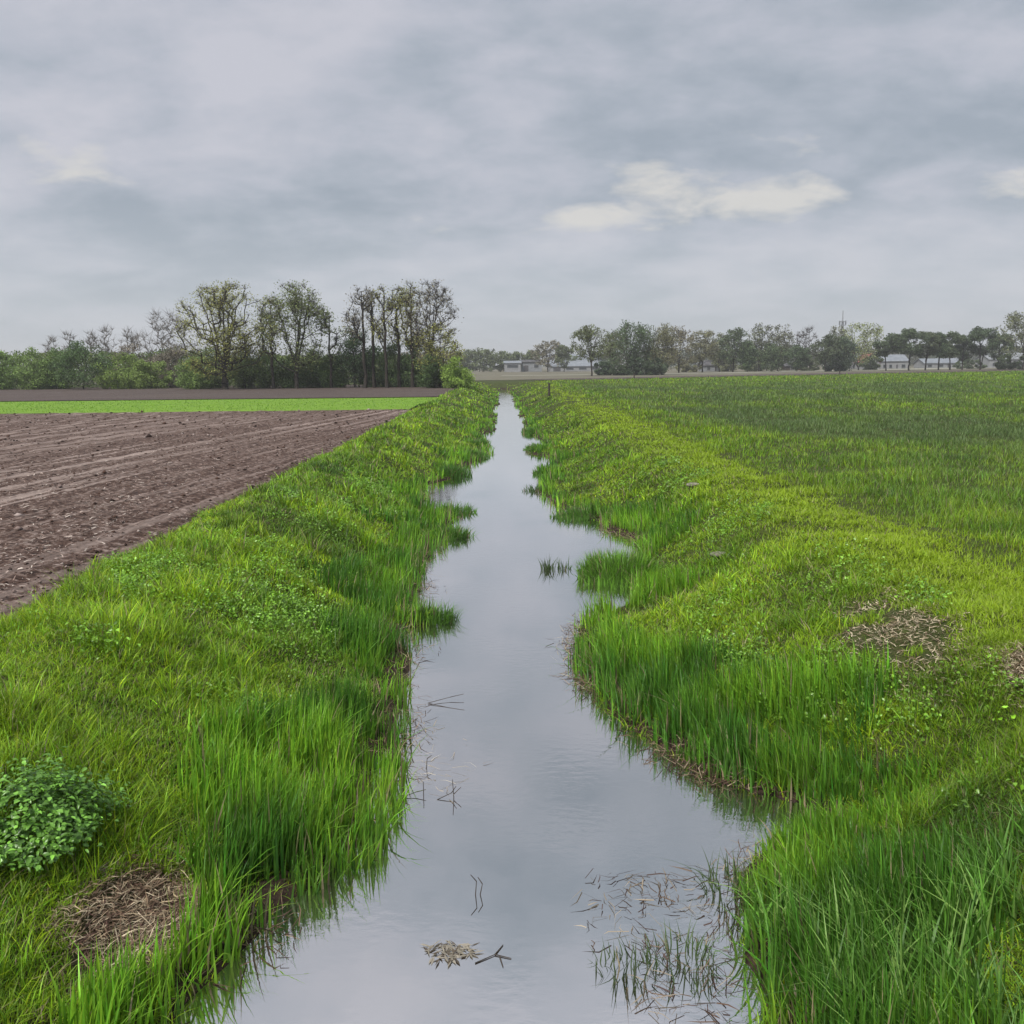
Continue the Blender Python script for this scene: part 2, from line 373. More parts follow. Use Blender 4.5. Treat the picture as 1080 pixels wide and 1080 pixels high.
# litter spot beside the leafy plant
k &= ~((((x+2.36)/.36)**2+((y-5.55)/.60)**2) < .8)
k &= RNG.random(len(x)) < np.where(s < .9, .35+.5*smooth(.3, .9, s), 1)
x, y, s, tf, ta, tr_ = x[k], y[k], s[k], tf[k], ta[k], tr_[k]; n = len(x)
P = np.stack([x, y, ground_z(x, y)-.02], -1)
cl = fbm(x, y, .55, 81)
h = (.09+.19*smooth(.3, .75, cl))*RNG.uniform(.6, 1.3, n)*(1-.35*smooth(4.6, 5.3, -x))*(1+.001*y)*(1-.35*(1-smooth(.6, 1.6, s)))
h *= np.where(tf, .75+.85*tr_, np.where(RNG.random(n) < .5, .8, .42))
az = np.where(tf, ta+RNG.normal(0, .4, n), -1.2+2.4*fbm(x, y, 1.0, 91)*2+RNG.normal(0, .9, n))
lean = np.clip(RNG.normal(.62, .28, n), .05, 1.5)
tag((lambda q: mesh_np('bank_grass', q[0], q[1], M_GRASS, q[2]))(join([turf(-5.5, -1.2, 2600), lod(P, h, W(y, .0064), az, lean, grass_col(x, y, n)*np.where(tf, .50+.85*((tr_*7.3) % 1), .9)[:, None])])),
    'lush bright green grass covering the left bank between ploughed soil and water', 'grass', kind='stuff')
# --- right bank turf
x, y = scatter(3.2, 150, lambda a: .7, lambda a: 5.6, 3300)
tf = RNG.random(len(x)) < .45; tx, ty, ta, tr_ = tuft(x, y, 30, .05, 1)
x = np.where(tf, tx, x); y = np.where(tf, ty, y)
s = x-wr(y); k = (s > .02) & (RNG.random(len(x)) > bareness(x, y)*2.2)
k &= RNG.random(len(x)) < np.where(s < .9, .35+.5*smooth(.3, .9, s), 1)
x, y, s, tf, ta, tr_ = x[k], y[k], s[k], tf[k], ta[k], tr_[k]; n = len(x)
P = np.stack([x, y, ground_z(x, y)-.02], -1)
cl = fbm(x, y, .5, 82)
h = (.07+.15*smooth(.3, .75, cl))*RNG.uniform(.6, 1.3, n)*(1-.45*smooth(4.1, 5.2, x))*(1+.001*y)*(1-.35*(1-smooth(.6, 1.6, s)))
h *= np.where(tf, .75+.85*tr_, np.where(RNG.random(n) < .5, .8, .42))
for bx, by, ba, bb_ in BARE: h *= 1-.5*np.exp(-(((x-bx)/(ba*1.2))**2+((y-by+.5)/(bb_*1.3))**2))
az = np.where(tf, ta+RNG.normal(0, .4, n), 1.8+2.4*fbm(x, y, 1.0, 92)+RNG.normal(0, .9, n))
lean = np.clip(RNG.normal(.7, .3, n), .05, 1.6)
c = grass_col(x, y, n)*np.where(tf, .50+.85*((tr_*7.3) % 1), .9)[:, None]; t = (smooth(3.7, 5.0, x)*.75)[:, None]; c = c*(1-t)+YEL*t*RNG.uniform(.7, 1.15, n)[:, None]
q = join([turf(1.0, 6.2, 2600, True), lod(P, h, W(y, .006), az, lean, c)])
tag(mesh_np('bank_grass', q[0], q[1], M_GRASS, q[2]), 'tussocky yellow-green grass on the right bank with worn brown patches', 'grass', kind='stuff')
# --- meadow on the right, with the mown light path along its edge
x, y = scatter(5.5, 226, lambda a: 5.3, lambda a: .72*a+2, 1700, d0=7.5)
k = y < 160+(x-10)*.56; x, y = x[k], y[k]; n = len(x)
P = np.stack([x, y, ground_z(x, y)-.015], -1)
pth = np.exp(-((x-5.6-(fbm(x*0, y, 9, 4)-.5)*.8)/1.0)**2)
cl = fbm(x, y, 1.6, 83)
h = (.10+.14*smooth(.3, .7, cl))*RNG.uniform(.6, 1.35, n)*(1-.45*pth)*(1+.003*y)
az = RNG.uniform(0, 6.28, n); lean = np.clip(RNG.normal(.5, .3, n), .03, 1.3)
c = grass_col(x, y, n)
c *= .88
u = smooth(6.8, 10.5, x+(fbm(x, y, 5, 7)-.5)*6)*(.35+.65*smooth(.3, .65, fbm(x, y/3, 4, 27)))
u = (u*(1-.75*smooth(95, 150, y)))[:, None]
c = c*(1-.85*u)+BLUE*.85*u*RNG.uniform(.7, 1.3, n)[:, None]
t = (np.clip(pth*1.1, 0, 1)*.8)[:, None]; c = c*(1-t)+YEL*t*RNG.uniform(.75, 1.15, n)[:, None]
q = lod(P, h, W(y, .006, .00062), az, lean, c)
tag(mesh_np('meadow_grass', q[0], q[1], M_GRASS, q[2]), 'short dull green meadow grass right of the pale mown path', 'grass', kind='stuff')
# --- a fringe of grass at both sides of the far end and the young crop strip
x, y = scatter(58, 79, lambda a: -60, lambda a: -5.0, 700); n = len(x)
P = np.stack([x, y, x*0+.04], -1)
q = blades(P, RNG.uniform(.05, .11, n), W(y, .006, .0006), RNG.uniform(0, 6.28, n), RNG.uniform(.1, .7, n), np.array([.125,.26,.018])*(.75+.5*fbm(x, y, 5, 4)+.25*fbm(x*.2, y*3, 2, 4))[:, None]*RNG.lognormal(0, .2, n)[:, None], 2)
tag(mesh_np('crop_blades', q[0], q[1], M_GRASS, q[2]), 'bright lime green young crop in a narrow strip beyond the ploughed soil', 'crop', kind='stuff')
# --- reeds along both water edges
def reed_strip(side, n0):
    x, y = scatter(3.4, 130, (lambda a: -4.0) if side < 0 else (lambda a: .6), (lambda a: -.3) if side < 0 else (lambda a: 4.2), n0, d0=8)
    e = wl(y) if side < 0 else wr(y)
    s = (e-x) if side < 0 else (x-e)
    wide = (.55+1.25*smooth(.35, .7, fbm(y*0+side*9, y, 2.6, 15))) if side < 0 else (.45+1.0*smooth(.35, .7, fbm(y*0+9, y, 2.4, 15)))
    if side < 0: wide = wide+.9*np.exp(-((y-7.9)/1.6)**2)
    else:
        wide = wide+.9*np.exp(-((y-9.4)/2.0)**2)-.35*np.exp(-((y-15.2)/.9)**2)
    cl = fbm(x, y, .42, 19)
    jut = .30*smooth(.5, .75, noise(y*0+side*5, y, 1.1, 65))*np.clip(14/y, .7, 1)*(1 if side < 0 else .35*smooth(6.8, 7.6, y))
    if side > 0: jut = jut-.03
    dens = smooth(-.04-jut, .08-jut, s)*(1-smooth(wide*.75, wide*1.15, s))*smooth(.36 if side < 0 else .27, .52 if side < 0 else .42, cl)*(.55+.45*smooth(.1, .4, s))
    k = RNG.random(len(x)) < dens
    if side < 0: k &= ~((((x+2.38)/.42)**2+((y-5.50)/.66)**2) < 1)&(~((((x+3.1)/.5)**2+((y-6.0)/.5)**2) < 1)|(RNG.random(len(x)) < .3))
    x, y, s, cl, wide = x[k], y[k], s[k], cl[k], wide[k]; n = len(x)
    z = np.maximum(ground_z(x, y), WATER-.05)-.02
    h = (.25+.20*smooth(.3, .7, cl))*RNG.uniform(.65, 1.2, n)*(1-.25*smooth(.6, 1.1, s/wide))*(1-.35*smooth(20, 60, y))
    h *= 1+.25*((s > .25) & (y < 12))
    base = np.array([.062,.165,.016]); top = np.array([.175,.350,.024])
    t = smooth(.3, .7, fbm(x, y, .9, 29))[:, None]
    c = (base*(1-t)+top*t)*RNG.lognormal(0, .30, n)[:, None]
    hh = RNG.normal(0, .12, n); c[:, 0] *= 1+hh
    kd = RNG.random(n) < np.where(s < .25, .10, .03); c[kd] = DRY*RNG.uniform(.35, 1, kd.sum())[:, None]
    if side > 0: h = h*(1-.45*(smooth(5.6, 6.0, y)-smooth(7.0, 7.8, y)))
    az = (0.2 if side < 0 else 2.9)+RNG.normal(0, 1.1, n)
    lean = np.clip(np.abs(RNG.normal(.16, .20, n)), 0, 1.1)
    lean = np.where(RNG.random(n) < .07, lean+.6, lean)
    return lod(np.stack([x, y, z], -1), h, W(y, .0145, .0010), az, lean, c, 18, 45)
q = reed_strip(-1, 1650)
tag(mesh_np('reeds', q[0], q[1], M_GRASS, q[2]), 'tall upright green reeds lining the left edge of the water', 'reeds', kind='stuff')
q = reed_strip(1, 1650)
tag(mesh_np('reeds', q[0], q[1], M_GRASS, q[2]), 'tall upright green reeds lining the right edge of the water', 'reeds', kind='stuff')

# --- single clumps that stand in the water
def clump(name, label, cx, cy, rx, ry, n, hmin, hmax, w, col, lean=.22, group=None, cat='reed clump', cv=.2, dry=.06, z=WATER):
    r = np.sqrt(RNG.random(n)); a = RNG.uniform(0, 6.28, n)
    r = r*(.65+.7*noise(a*1.3+cx, a*0+cy, .9, 3)); x = r*np.cos(a)*rx; y = r*np.sin(a)*ry
    P = np.stack([x, y, 0*x-.03], -1)
    h = RNG.uniform(hmin, hmax, n)*(1-.3*r**3)
    az = np.arctan2(y, x)+RNG.normal(0, .8, n)
    ln = np.clip(np.abs(RNG.normal(lean, lean*.8, n))+.15*r, 0, 1.3)
    c = np.array(col)*RNG.lognormal(0, cv, n)[:, None]; kd = RNG.random(n) < dry; c[kd] = DRY*RNG.uniform(.4, 1, kd.sum())[:, None]
    q = blades(P, h, np.full(n, w), az, ln, c, 4)
    o = mesh_np(name, q[0], q[1], M_GRASS, q[2]); o.location = (cx, cy, z)
    return tag(o, label, cat, group)
G2 = (.06,.145,.02)
clump('reed_clump', 'large dense green reed clump standing in the water off the right bank', 1.98, 16.0, .74, .85, 1500, .28, .55, .017, (.10,.22,.02), .3, cv=.35)
clump('reed_clump', 'sparse dark reed tuft in open water, left of the two beside the large clump', .80, 16.5, .16, .14, 46, .16, .36, .014, (.05,.08,.025), .3, 'sparse reed tufts in open water')
clump('reed_clump', 'sparse dark reed tuft in open water, nearer the large clump', 1.08, 16.6, .12, .12, 34, .14, .34, .014, (.05,.09,.025), .3, 'sparse reed tufts in open water')
clump('reed_clump', 'small dark green tuft by the left bank promontory far up the ditch', -1.6, 31.2, .55, .7, 420, .25, .55, .028, G2)
clump('reed_clump', 'thin low reed tuft leaning over the water at the right edge', .98, 27.2, .35, .35, 90, .12, .35, .024, (.05,.10,.025), .5)
clump('reed_clump', 'thin reeds and stubs in the water at the bottom right, left tuft', .72, 5.20, .17, .18, 75, .10, .26, .008, (.055,.085,.03), .35, 'sparse young reeds at the bottom right')
clump('reed_clump', 'thin reeds and stubs in the water at the bottom right, right tuft', 1.06, 5.25, .20, .22, 110, .10, .30, .008, (.06,.10,.03), .35, 'sparse young reeds at the bottom right')
clump('reed_clump', 'slanting dark reeds in the water beside the tall arching sedge', 1.55, 5.95, .22, .35, 90, .15, .40, .008, (.05,.08,.025), .5)
TL = [('left', -1.2, 19.9, .55, .55), ('left', -1.10, 13.15, .44, .26), ('left', -1.35, 23.2, .6, .6), ('left', -1.1, 37.5, .5, 1.1), ('left', -1.0, 43.5, .45, 1.4), ('right', 1.95, 22.4, .7, .5), ('right', 1.6, 31.8, .5, .9), ('right', 1.5, 40.5, .45, 1.3), ('right', 1.5, 51.0, .42, 2.0)]
WH = ['dark tuft at the tip of the left bank promontory in the middle distance', 'spiky dark tuft on the nearest point jutting from the left bank', 'dark tuft just beyond the middle distance promontory on the left', 'small dark tuft in the narrowing ditch at the left edge', 'farther small dark tuft at the left edge of the narrow ditch',
      'low tuft on the right edge beyond the large clump', 'small tuft at the right edge of the narrowing ditch', 'farther small tuft at the right edge of the narrow ditch', 'farthest small tuft at the right edge of the ditch']
for (sd_, tx_, ty_, ra_, rb_), lb_ in zip(TL, WH):
    clump('reed_clump', lb_, tx_, ty_, ra_, rb_, 620, .12, .44, max(.012, ty_*.0009), (.075,.175,.02), .4, 'reed tufts jutting into the water')
# foreground tall arching sedge on the lower right corner
n = 4600
x = RNG.uniform(1.35, 3.8, n); y = RNG.uniform(3.9, 5.75, n)
k = (x > wr(y)-.02+.12*noise(x, y, .3, 3)) & (fbm(x, y, .4, 44) > .36)&(x+.35*y > 3.25); x, y = x[k], y[k]; n = len(x)
c = np.array([.075,.18,.022])*RNG.lognormal(0, .38, n)[:, None]; kk = RNG.random(n) < .2; c[kk] = np.array([.24,.40,.09])*RNG.uniform(.8, 1.1, kk.sum())[:, None]
q = blades(np.stack([x, y, np.maximum(ground_z(x, y), -1.03)-.02], -1), RNG.uniform(.30, .62, n)*(1-.35*smooth(5.0, 5.7, y)), RNG.uniform(.010, .020, n), RNG.normal(2.4, 1.4, n), np.clip(np.abs(RNG.normal(.35, .35, n)), 0, 1.4), c, 6)
tag(mesh_np('tall_sedge', q[0], q[1], M_GRASS, q[2]), 'tall arching sedge with broad pale leaves in the lower right corner', 'sedge', kind='stuff')

# ------------------------------------------------------------------ dry litter
def litter(name, label, x, y, n, z, col, L0, L1, w, up=.25, cat='litter', sticks=False):
    ln = RNG.uniform(L0, L1, n); az = RNG.uniform(0, 6.28, n); el = np.abs(RNG.normal(0, up, n))
    A = np.stack([x, y, z+RNG.uniform(.0, .03, n)], -1)
    D = np.stack([np.cos(az)*np.cos(el), np.sin(az)*np.cos(el), np.sin(el)], -1)*ln[:, None]
    Wd = np.stack([-np.sin(az), np.cos(az), RNG.normal(0, .4, n)], -1)*(RNG.uniform(.5, 1.2, n)*w/2)[:, None]
    bend = np.stack([RNG.normal(0, .12, n), RNG.normal(0, .12, n), RNG.normal(.05, .08, n)], -1)*ln[:, None]
    Mi = A+D*.5+bend
    V = np.stack([A-Wd, A+Wd, Mi+Wd, Mi-Wd, A+D], 1)
    T = np.array([(0,1,2),(0,2,3),(3,2,4)])
    Fa = ((np.arange(n)*5)[:, None, None]+T[None]).reshape(-1, 3)
    C = np.repeat(np.array(col)[RNG.integers(0, len(col), n)]*RNG.lognormal(0, .25, n)[:, None], 5, 0)
    return tag(mesh_np(name, V.reshape(-1, 3), Fa, M_DRY, C), label, cat, kind='stuff')
BR = [(.30,.235,.15), (.20,.14,.09), (.12,.075,.05), (.09,.05,.04), (.40,.33,.23)]
n = 4200; a = RNG.uniform(0, 6.28, n); r = np.sqrt(RNG.random(n)); x = -2.36+r*np.cos(a)*.44; y = 5.60+r*np.sin(a)*.66; k = RNG.random(n) < smooth(.32, .55, noise(x, y, .22, 3)+.5*(1-r)); x, y = x[k], y[k]; n = len(x)
litter('reed_litter', 'matted brown dead reed litter on the bank beside the leafy plant', x, y, n, np.maximum(ground_z(x, y), WATER), BR, .04, .17, .006)
n = 9500; pick = RNG.integers(0, 4, n); B = np.array(BARE)[pick % 2]; a = RNG.uniform(0, 6.28, n); r = RNG.random(n)**.62*1.5; x = B[:,0]+r*np.cos(a)*B[:,2]*.95; y = B[:,1]+r*np.sin(a)*B[:,3]*.95
k = RNG.random(n) < smooth(.3, .62, noise(x, y, .3, 13)+.25*(1-r)+.05); x, y = x[k], y[k]; n = len(x)
litter('dry_thatch', 'worn patches of straw coloured dead grass on the right bank', x, y, n, ground_z(x, y), [(.52,.44,.31), (.40,.33,.22), (.20,.15,.09), (.13,.09,.055)], .03, .11, .007)
NW = 14000; y = 4.2*np.exp(RNG.random(NW)*math.log(10)); sd = RNG.random(NW) < .4
off = RNG.normal(.05, .12, NW); x = np.where(sd, wl(y)-off+.05, wr(y)+off-.0); zz = np.maximum(ground_z(x, y), WATER+.003)
k = RNG.random(NW) < smooth(.35, .75, noise(x, y, .8, 55))*.8
x, y, zz = x[k], y[k], zz[k]; n = len(x)
litter('waterline_litter', 'brown dead stems and leaves washed up along both waterlines', x, y, n, zz, [(.20,.14,.09), (.10,.06,.04), (.06,.035,.025), (.05,.03,.022), (.30,.24,.16)], .05, .22, .007, .3)
n = 420; x = RNG.uniform(.45, 1.9, n); y = RNG.uniform(4.8, 6.3, n); k = fbm(x, y, .5, 8) > .42; x, y = x[k], y[k]
litter('floating_litter', 'dark rotting stems floating among the thin reeds at the bottom right', x, y, len(x), np.full(len(x), WATER+.003), [(.10,.07,.05), (.06,.04,.035), (.24,.2,.15)], .04, .2, .007, .06)
n = 46; x = np.concatenate([RNG.normal(-.72, .13, 30), RNG.normal(-.55, .3, 16)]); y = np.concatenate([RNG.normal(7.9, .25, 30), RNG.normal(8.3, .4, 16)])
litter('floating_leaves', 'pale dead leaf strips floating on the water near the left reeds', x, y, n, np.full(n, WATER+.003), [(.36,.32,.26), (.28,.24,.2)], .05, .22, .006, .02)
# floating mat of dead leaves
def mat_of_leaves(label, cx, cy, n, r, group=None):
    a = RNG.uniform(0, 6.28, n); rr = np.sqrt(RNG.random(n))*r
    x = rr*np.cos(a)*1.2; y = rr*np.sin(a)*.8; az = RNG.uniform(0, 6.28, n); ln = RNG.uniform(.03, .10, n)
    A = np.stack([x, y, RNG.uniform(-.002, .007, n)], -1); D = np.stack([np.cos(az), np.sin(az), RNG.normal(0, .03, n)], -1)*ln[:, None]
    Wd = np.stack([-np.sin(az), np.cos(az), RNG.normal(0, .3, n)], -1)*RNG.uniform(.004, .010, n)[:, None]
    V = np.stack([A, A+D*.5-Wd, A+D, A+D*.5+Wd], 1)
    Fa = ((np.arange(n)*4)[:, None]+np.arange(4)[None])
    C = np.repeat(np.array([(.20,.18,.14), (.27,.24,.19), (.10,.08,.06)])[RNG.integers(0, 3, n)], 4, 0)
    o = mesh_np('dead_leaf_mat', V.reshape(-1, 3), Fa, M_DRY, C); o.location = (cx, cy, WATER+.004)
    return tag(o, label, 'leaf mat', group)
mat_of_leaves('pale mat of dead leaves floating near the bottom of the water', -.36, 5.42, 120, .12)
# bent dead stems standing out of the water
def stems(label, cx, cy, segs, r=.004, cat='reed stem'):
    b = MB()
    for pl in segs:
        for p, q2 in zip(pl[:-1], pl[1:]): b.tube(p, q2, r, r*.7, 5)
    o = b.build('dead_reed_stem', M_WOOD); o.location = (cx, cy, WATER); return tag(o, label, cat)
stems('two short bent stems rising from the water above the dead leaf mat', -.22, 6.05, [[(0,0,-.02),(.01,0,.10),(-.03,.0,.15)], [(.03,0,-.02),(.05,0,.08),(.02,0,.13)]])
stems('dark upright stem with a fallen stem crossing it, by the left reeds', -.70, 7.6, [[(0,0,-.02),(0,0,.12)], [(-.20,-.05,.0),(-.06,0,.03),(.02,0,.05)]])
stems('dark forked dead stem in mid water, right of the crossed stems', -.44, 7.55, [[(0,0,-.02),(-.01,0,.16)], [(-.14,-.04,.0),(-.02,0,.04),(.02,0,.10)], [(0,0,.03),(.06,0,.09)]])
stems('single thin dead stem standing in the water above the others', -.72, 8.15, [[(0,0,-.02),(.01,0,.09),(.05,0,.12)]])
stems('long V shaped fallen stem lying on the water below the left promontory', -.55, 9.7, [[(-.28,.1,.01),(-.05,.22,.03),(.10,.26,.05)], [(-.28,.1,.01),(-.05,-.02,.0),(.12,-.1,.0)]])
stems('tiny upright stem in mid water beyond the left promontory', -.75, 19.5, [[(0,0,-.02),(0.01,0,.16)]], .008)
stems('pale fallen stem cross floating right of the dead leaf mat', -.08, 5.35, [[(-.12,-.06,.004),(0,.02,.006),(.05,.12,.004)], [(0,.02,.006),(.10,-.02,.004)], [(.03,.0,.006),(.05,-.10,.004)]], .004)

# pale lumps on the right bank
def stone(label, x, y, r, sq):
    n1, n2 = 14, 9; V = []; 
    for i in range(n2+1):
        for j in range(n1):
            th = math.pi*i/n2; ph = 2*math.pi*j/n1; V.append((math.sin(th)*math.cos(ph), math.sin(th)*math.sin(ph), math.cos(th)))
    V = np.array(V); k = 1+.45*(fbm(V[:,0]*2+x, V[:,1]*2+V[:,2]*3, .9, 5)-.5); V = V*k[:, None]*np.array([r*1.5, r, r*sq])
    Fa = [(i*n1+j, i*n1+(j+1) % n1, (i+1)*n1+(j+1) % n1, (i+1)*n1+j) for i in range(n2) for j in range(n1)]
    o = mesh_np('stone', V, Fa, M_STONE); o.location = (x, y, float(ground_z(x, y))+r*sq*.55+.05); return tag(o, label, 'stone', 'pale stones on the right bank')
stone('pale stone lying in the grass on the right bank, nearer of the two', 3.5, 15.1, .10, .5)
stone('small greyish stone high on the right bank, farther of the two', 4.25, 20.9, .11, .45)

# ------------------------------------------------------------------ soil clods on the ploughed field
n = 9000
d = 8.5*np.exp(RNG.random(n)*math.log(57/8.5)); x = -5.1-RNG.random(n)**1.0*(.62*d); y = d
k = x < edgeL(y)-.02; x, y = x[k], y[k]; n = len(x)
u = x*math.cos(.122)-y*math.sin(.122); k = RNG.random(n) < .35+.65*(.5+.5*np.sin(u*2*math.pi/.42)); x, y = x[k], y[k]; n = len(x)
r = RNG.lognormal(math.log(.021), .45, n)*np.maximum(1, y/22)
oc = np.array([(1,0,0),(0,1,0),(-1,0,0),(0,-1,0),(0,0,1),(0,0,-.6)], float)
V = oc[None]*RNG.uniform(.5, 1.3, (n, 6, 1)); a = RNG.uniform(0, 6.28, n)
ca, sa = np.cos(a)[:, None], np.sin(a)[:, None]
V = np.stack([V[..., 0]*ca-V[..., 1]*sa, V[..., 0]*sa+V[..., 1]*ca, V[..., 2]*.6], -1)*r[:, None, None]+np.stack([x, y, furrow_z(x, y)+r*.15], -1)[:, None]
T = np.array([(0,1,4),(1,2,4),(2,3,4),(3,0,4),(1,0,5),(2,1,5),(3,2,5),(0,3,5)])
cc = np.array([SOIL_M, SOIL_D, (.21,.155,.135), (.36,.29,.26)])[np.minimum(RNG.integers(0, 7, n), 3) if False else RNG.choice(4, n, p=[.45,.25,.2,.1])]
q = (V.reshape(-1, 3), ((np.arange(n)*6)[:, None, None]+T[None]).reshape(-1, 3), np.repeat(cc, 6, 0))
tag(mesh_np('soil_clods', q[0], q[1], M_DRY, q[2]), 'loose brown soil clods scattered over the ploughed field', 'soil', kind='stuff')

n = 16000; d = 8.5*np.exp(RNG.random(n)*math.log(57/8.5)); x = -5.1-RNG.random(n)*(.62*d); y = d
k = (x < edgeL(y)-.02) & (RNG.random(n) < smooth(.42, .62, noise(x*math.cos(.122)+y*math.sin(.122), y*.04, .8, 91))+.12); x, y = x[k], y[k]; n = len(x)
litter('crop_residue', 'pale dry stubble fragments strewn in rows over the ploughed field', x, y, n, furrow_z(x, y), [(.42,.36,.31), (.34,.27,.23), (.24,.17,.14)], .05, .14, .014, .1, 'crop residue')
# ------------------------------------------------------------------ leafy plant, bottom left
def leaf_quads(C, nrm, L, Wd, col):
    """pointed oval leaves, folded along the midrib: 6 verts, 4 tris"""
    n = len(C); a = RNG.normal(0, 1, (n, 3)); a -= (a*nrm).sum(1)[:, None]*nrm; a /= np.linalg.norm(a, axis=1)[:, None]+1e-9
    b = np.cross(nrm, a); l = L[:, None]; w = Wd[:, None]; dr = nrm*(L*.12)[:, None]
    V = np.stack([C, C+a*l*.35+b*w+dr, C+a*l*.35-b*w+dr, C+a*l*.5, C+a*l*.72+b*w*.75+dr*.4, C+a*l*.72-b*w*.75+dr*.4, C+a*l-dr*1.4], 1)
    T = np.array([(0,3,1),(0,2,3),(1,3,4),(2,5,3),(3,6,4),(3,5,6)])
    return V.reshape(-1, 3), ((np.arange(n)*7)[:, None, None]+T[None]).reshape(-1, 3), np.repeat(col, 7, 0)
def weeds(label, xa, xb, seed, n0):
    x, y = scatter(4.5, 26, lambda a: xa, lambda a: xb, n0)
    k = (fbm(x, y, 1.1, seed)+RNG.normal(0, .06, len(x)) > .64) & ~((x < -1.7) & (y < 7.3)) & (bareness(x, y) <= 0); x, y = x[k], y[k]
    k = (x < wl(y)-.9) | (x > wr(y)+.9); x, y = x[k], y[k]; m_ = len(x); rep = 9
    hh = np.repeat(RNG.uniform(.08, .26, m_), rep); X = np.repeat(x, rep)+RNG.normal(0, .045, m_*rep); Y = np.repeat(y, rep)+RNG.normal(0, .045, m_*rep)
    C_ = np.stack([X, Y, ground_z(X, Y)+hh*RNG.uniform(.35, 1.05, m_*rep)], -1); nv = RNG.normal(0, .5, (m_*rep, 3))+np.array([0, -.1, 1]); nv /= np.linalg.norm(nv, axis=1)[:, None]
    L_ = RNG.uniform(.02, .048, m_*rep)*np.maximum(1, Y/16); c = np.array([.15,.30,.022])*np.repeat(RNG.lognormal(0, .25, m_), rep)[:, None]*RNG.lognormal(0, .15, m_*rep)[:, None]
    q = leaf_quads(C_, nv, L_, L_*.33, c); tag(mesh_np('broadleaf_weeds', q[0], q[1], M_HERB, q[2]), label, 'weeds', kind='stuff')
weeds('patches of low broad leaved weeds among the left bank grass', -5.2, -2.0, 71, 420)
weeds('patches of low broad leaved weeds among the right bank grass', 2.4, 4.8, 73, 300)
px_, py_ = -3.22, 6.0
pz = float(ground_z(px_, py_))
lp = empty('leafy_plant', (px_, py_, pz), 'low rounded bush of small oval green leaves in the lower left corner', 'plant')
n = 4600
v = RNG.normal(0, 1, (n, 3)); v[:, 2] = np.abs(v[:, 2])*.8; v /= np.linalg.norm(v, axis=1)[:, None]
rr = (RNG.uniform(.45, 1.0, n)**.5+.22*(RNG.random(n) < .12)*RNG.random(n))*(1+1.3*(fbm(v[:,0]*2+5, v[:,1]*2+v[:,2], .6, 3)-.5))
Cc = v*rr[:, None]*np.array([.56,.50,.42]); 
nn = v*.6+np.array([0,0,.9])+RNG.normal(0, .35, (n, 3)); nn /= np.linalg.norm(nn, axis=1)[:, None]
cl_ = np.array([.12,.26,.035])*RNG.lognormal(0, .38, n)[:, None]
q = leaf_quads(Cc, nn, RNG.uniform(.022, .060, n), RNG.uniform(.008, .017, n), cl_)
mesh_np('foliage', q[0], q[1], M_HERB, q[2], lp)
b = MB()
for k in range(60):
    t = Cc[RNG.integers(0, n)]*.9; b.tube((t[0]*.3, t[1]*.3, -.03), (t[0]*.7, t[1]*.7, t[2]*.6), .004, .003, 4); b.tube((t[0]*.7, t[1]*.7, t[2]*.6), t, .003, .002, 4)
b.build('stem', noise_mat('green_stem', (.06,.12,.03), (.09,.16,.04), 9), lp)

# ------------------------------------------------------------------ fence posts
def post(label, x, y, h, r):
    b = MB(); b.tube((0,0,-.3), (.02,0,h), r, r*.9, 8); b.tube((.02,0,h), (.02,0,h+.03), r*.9, r*.5, 8)
    o = b.build('fence_post', M_WOOD); o.location = (x, y, float(ground_z(x, y))); return tag(o, label, 'post', None)
post('short dark wooden post standing alone at the right bank crest', 4.2, 84, 1.15, .10)
post('small weathered post far right of the ditch end by the stubble', 24.5, 176, .9, .12)
post('stubby post at the meadow edge in front of the mast', 66.0, 186, .9, .14)

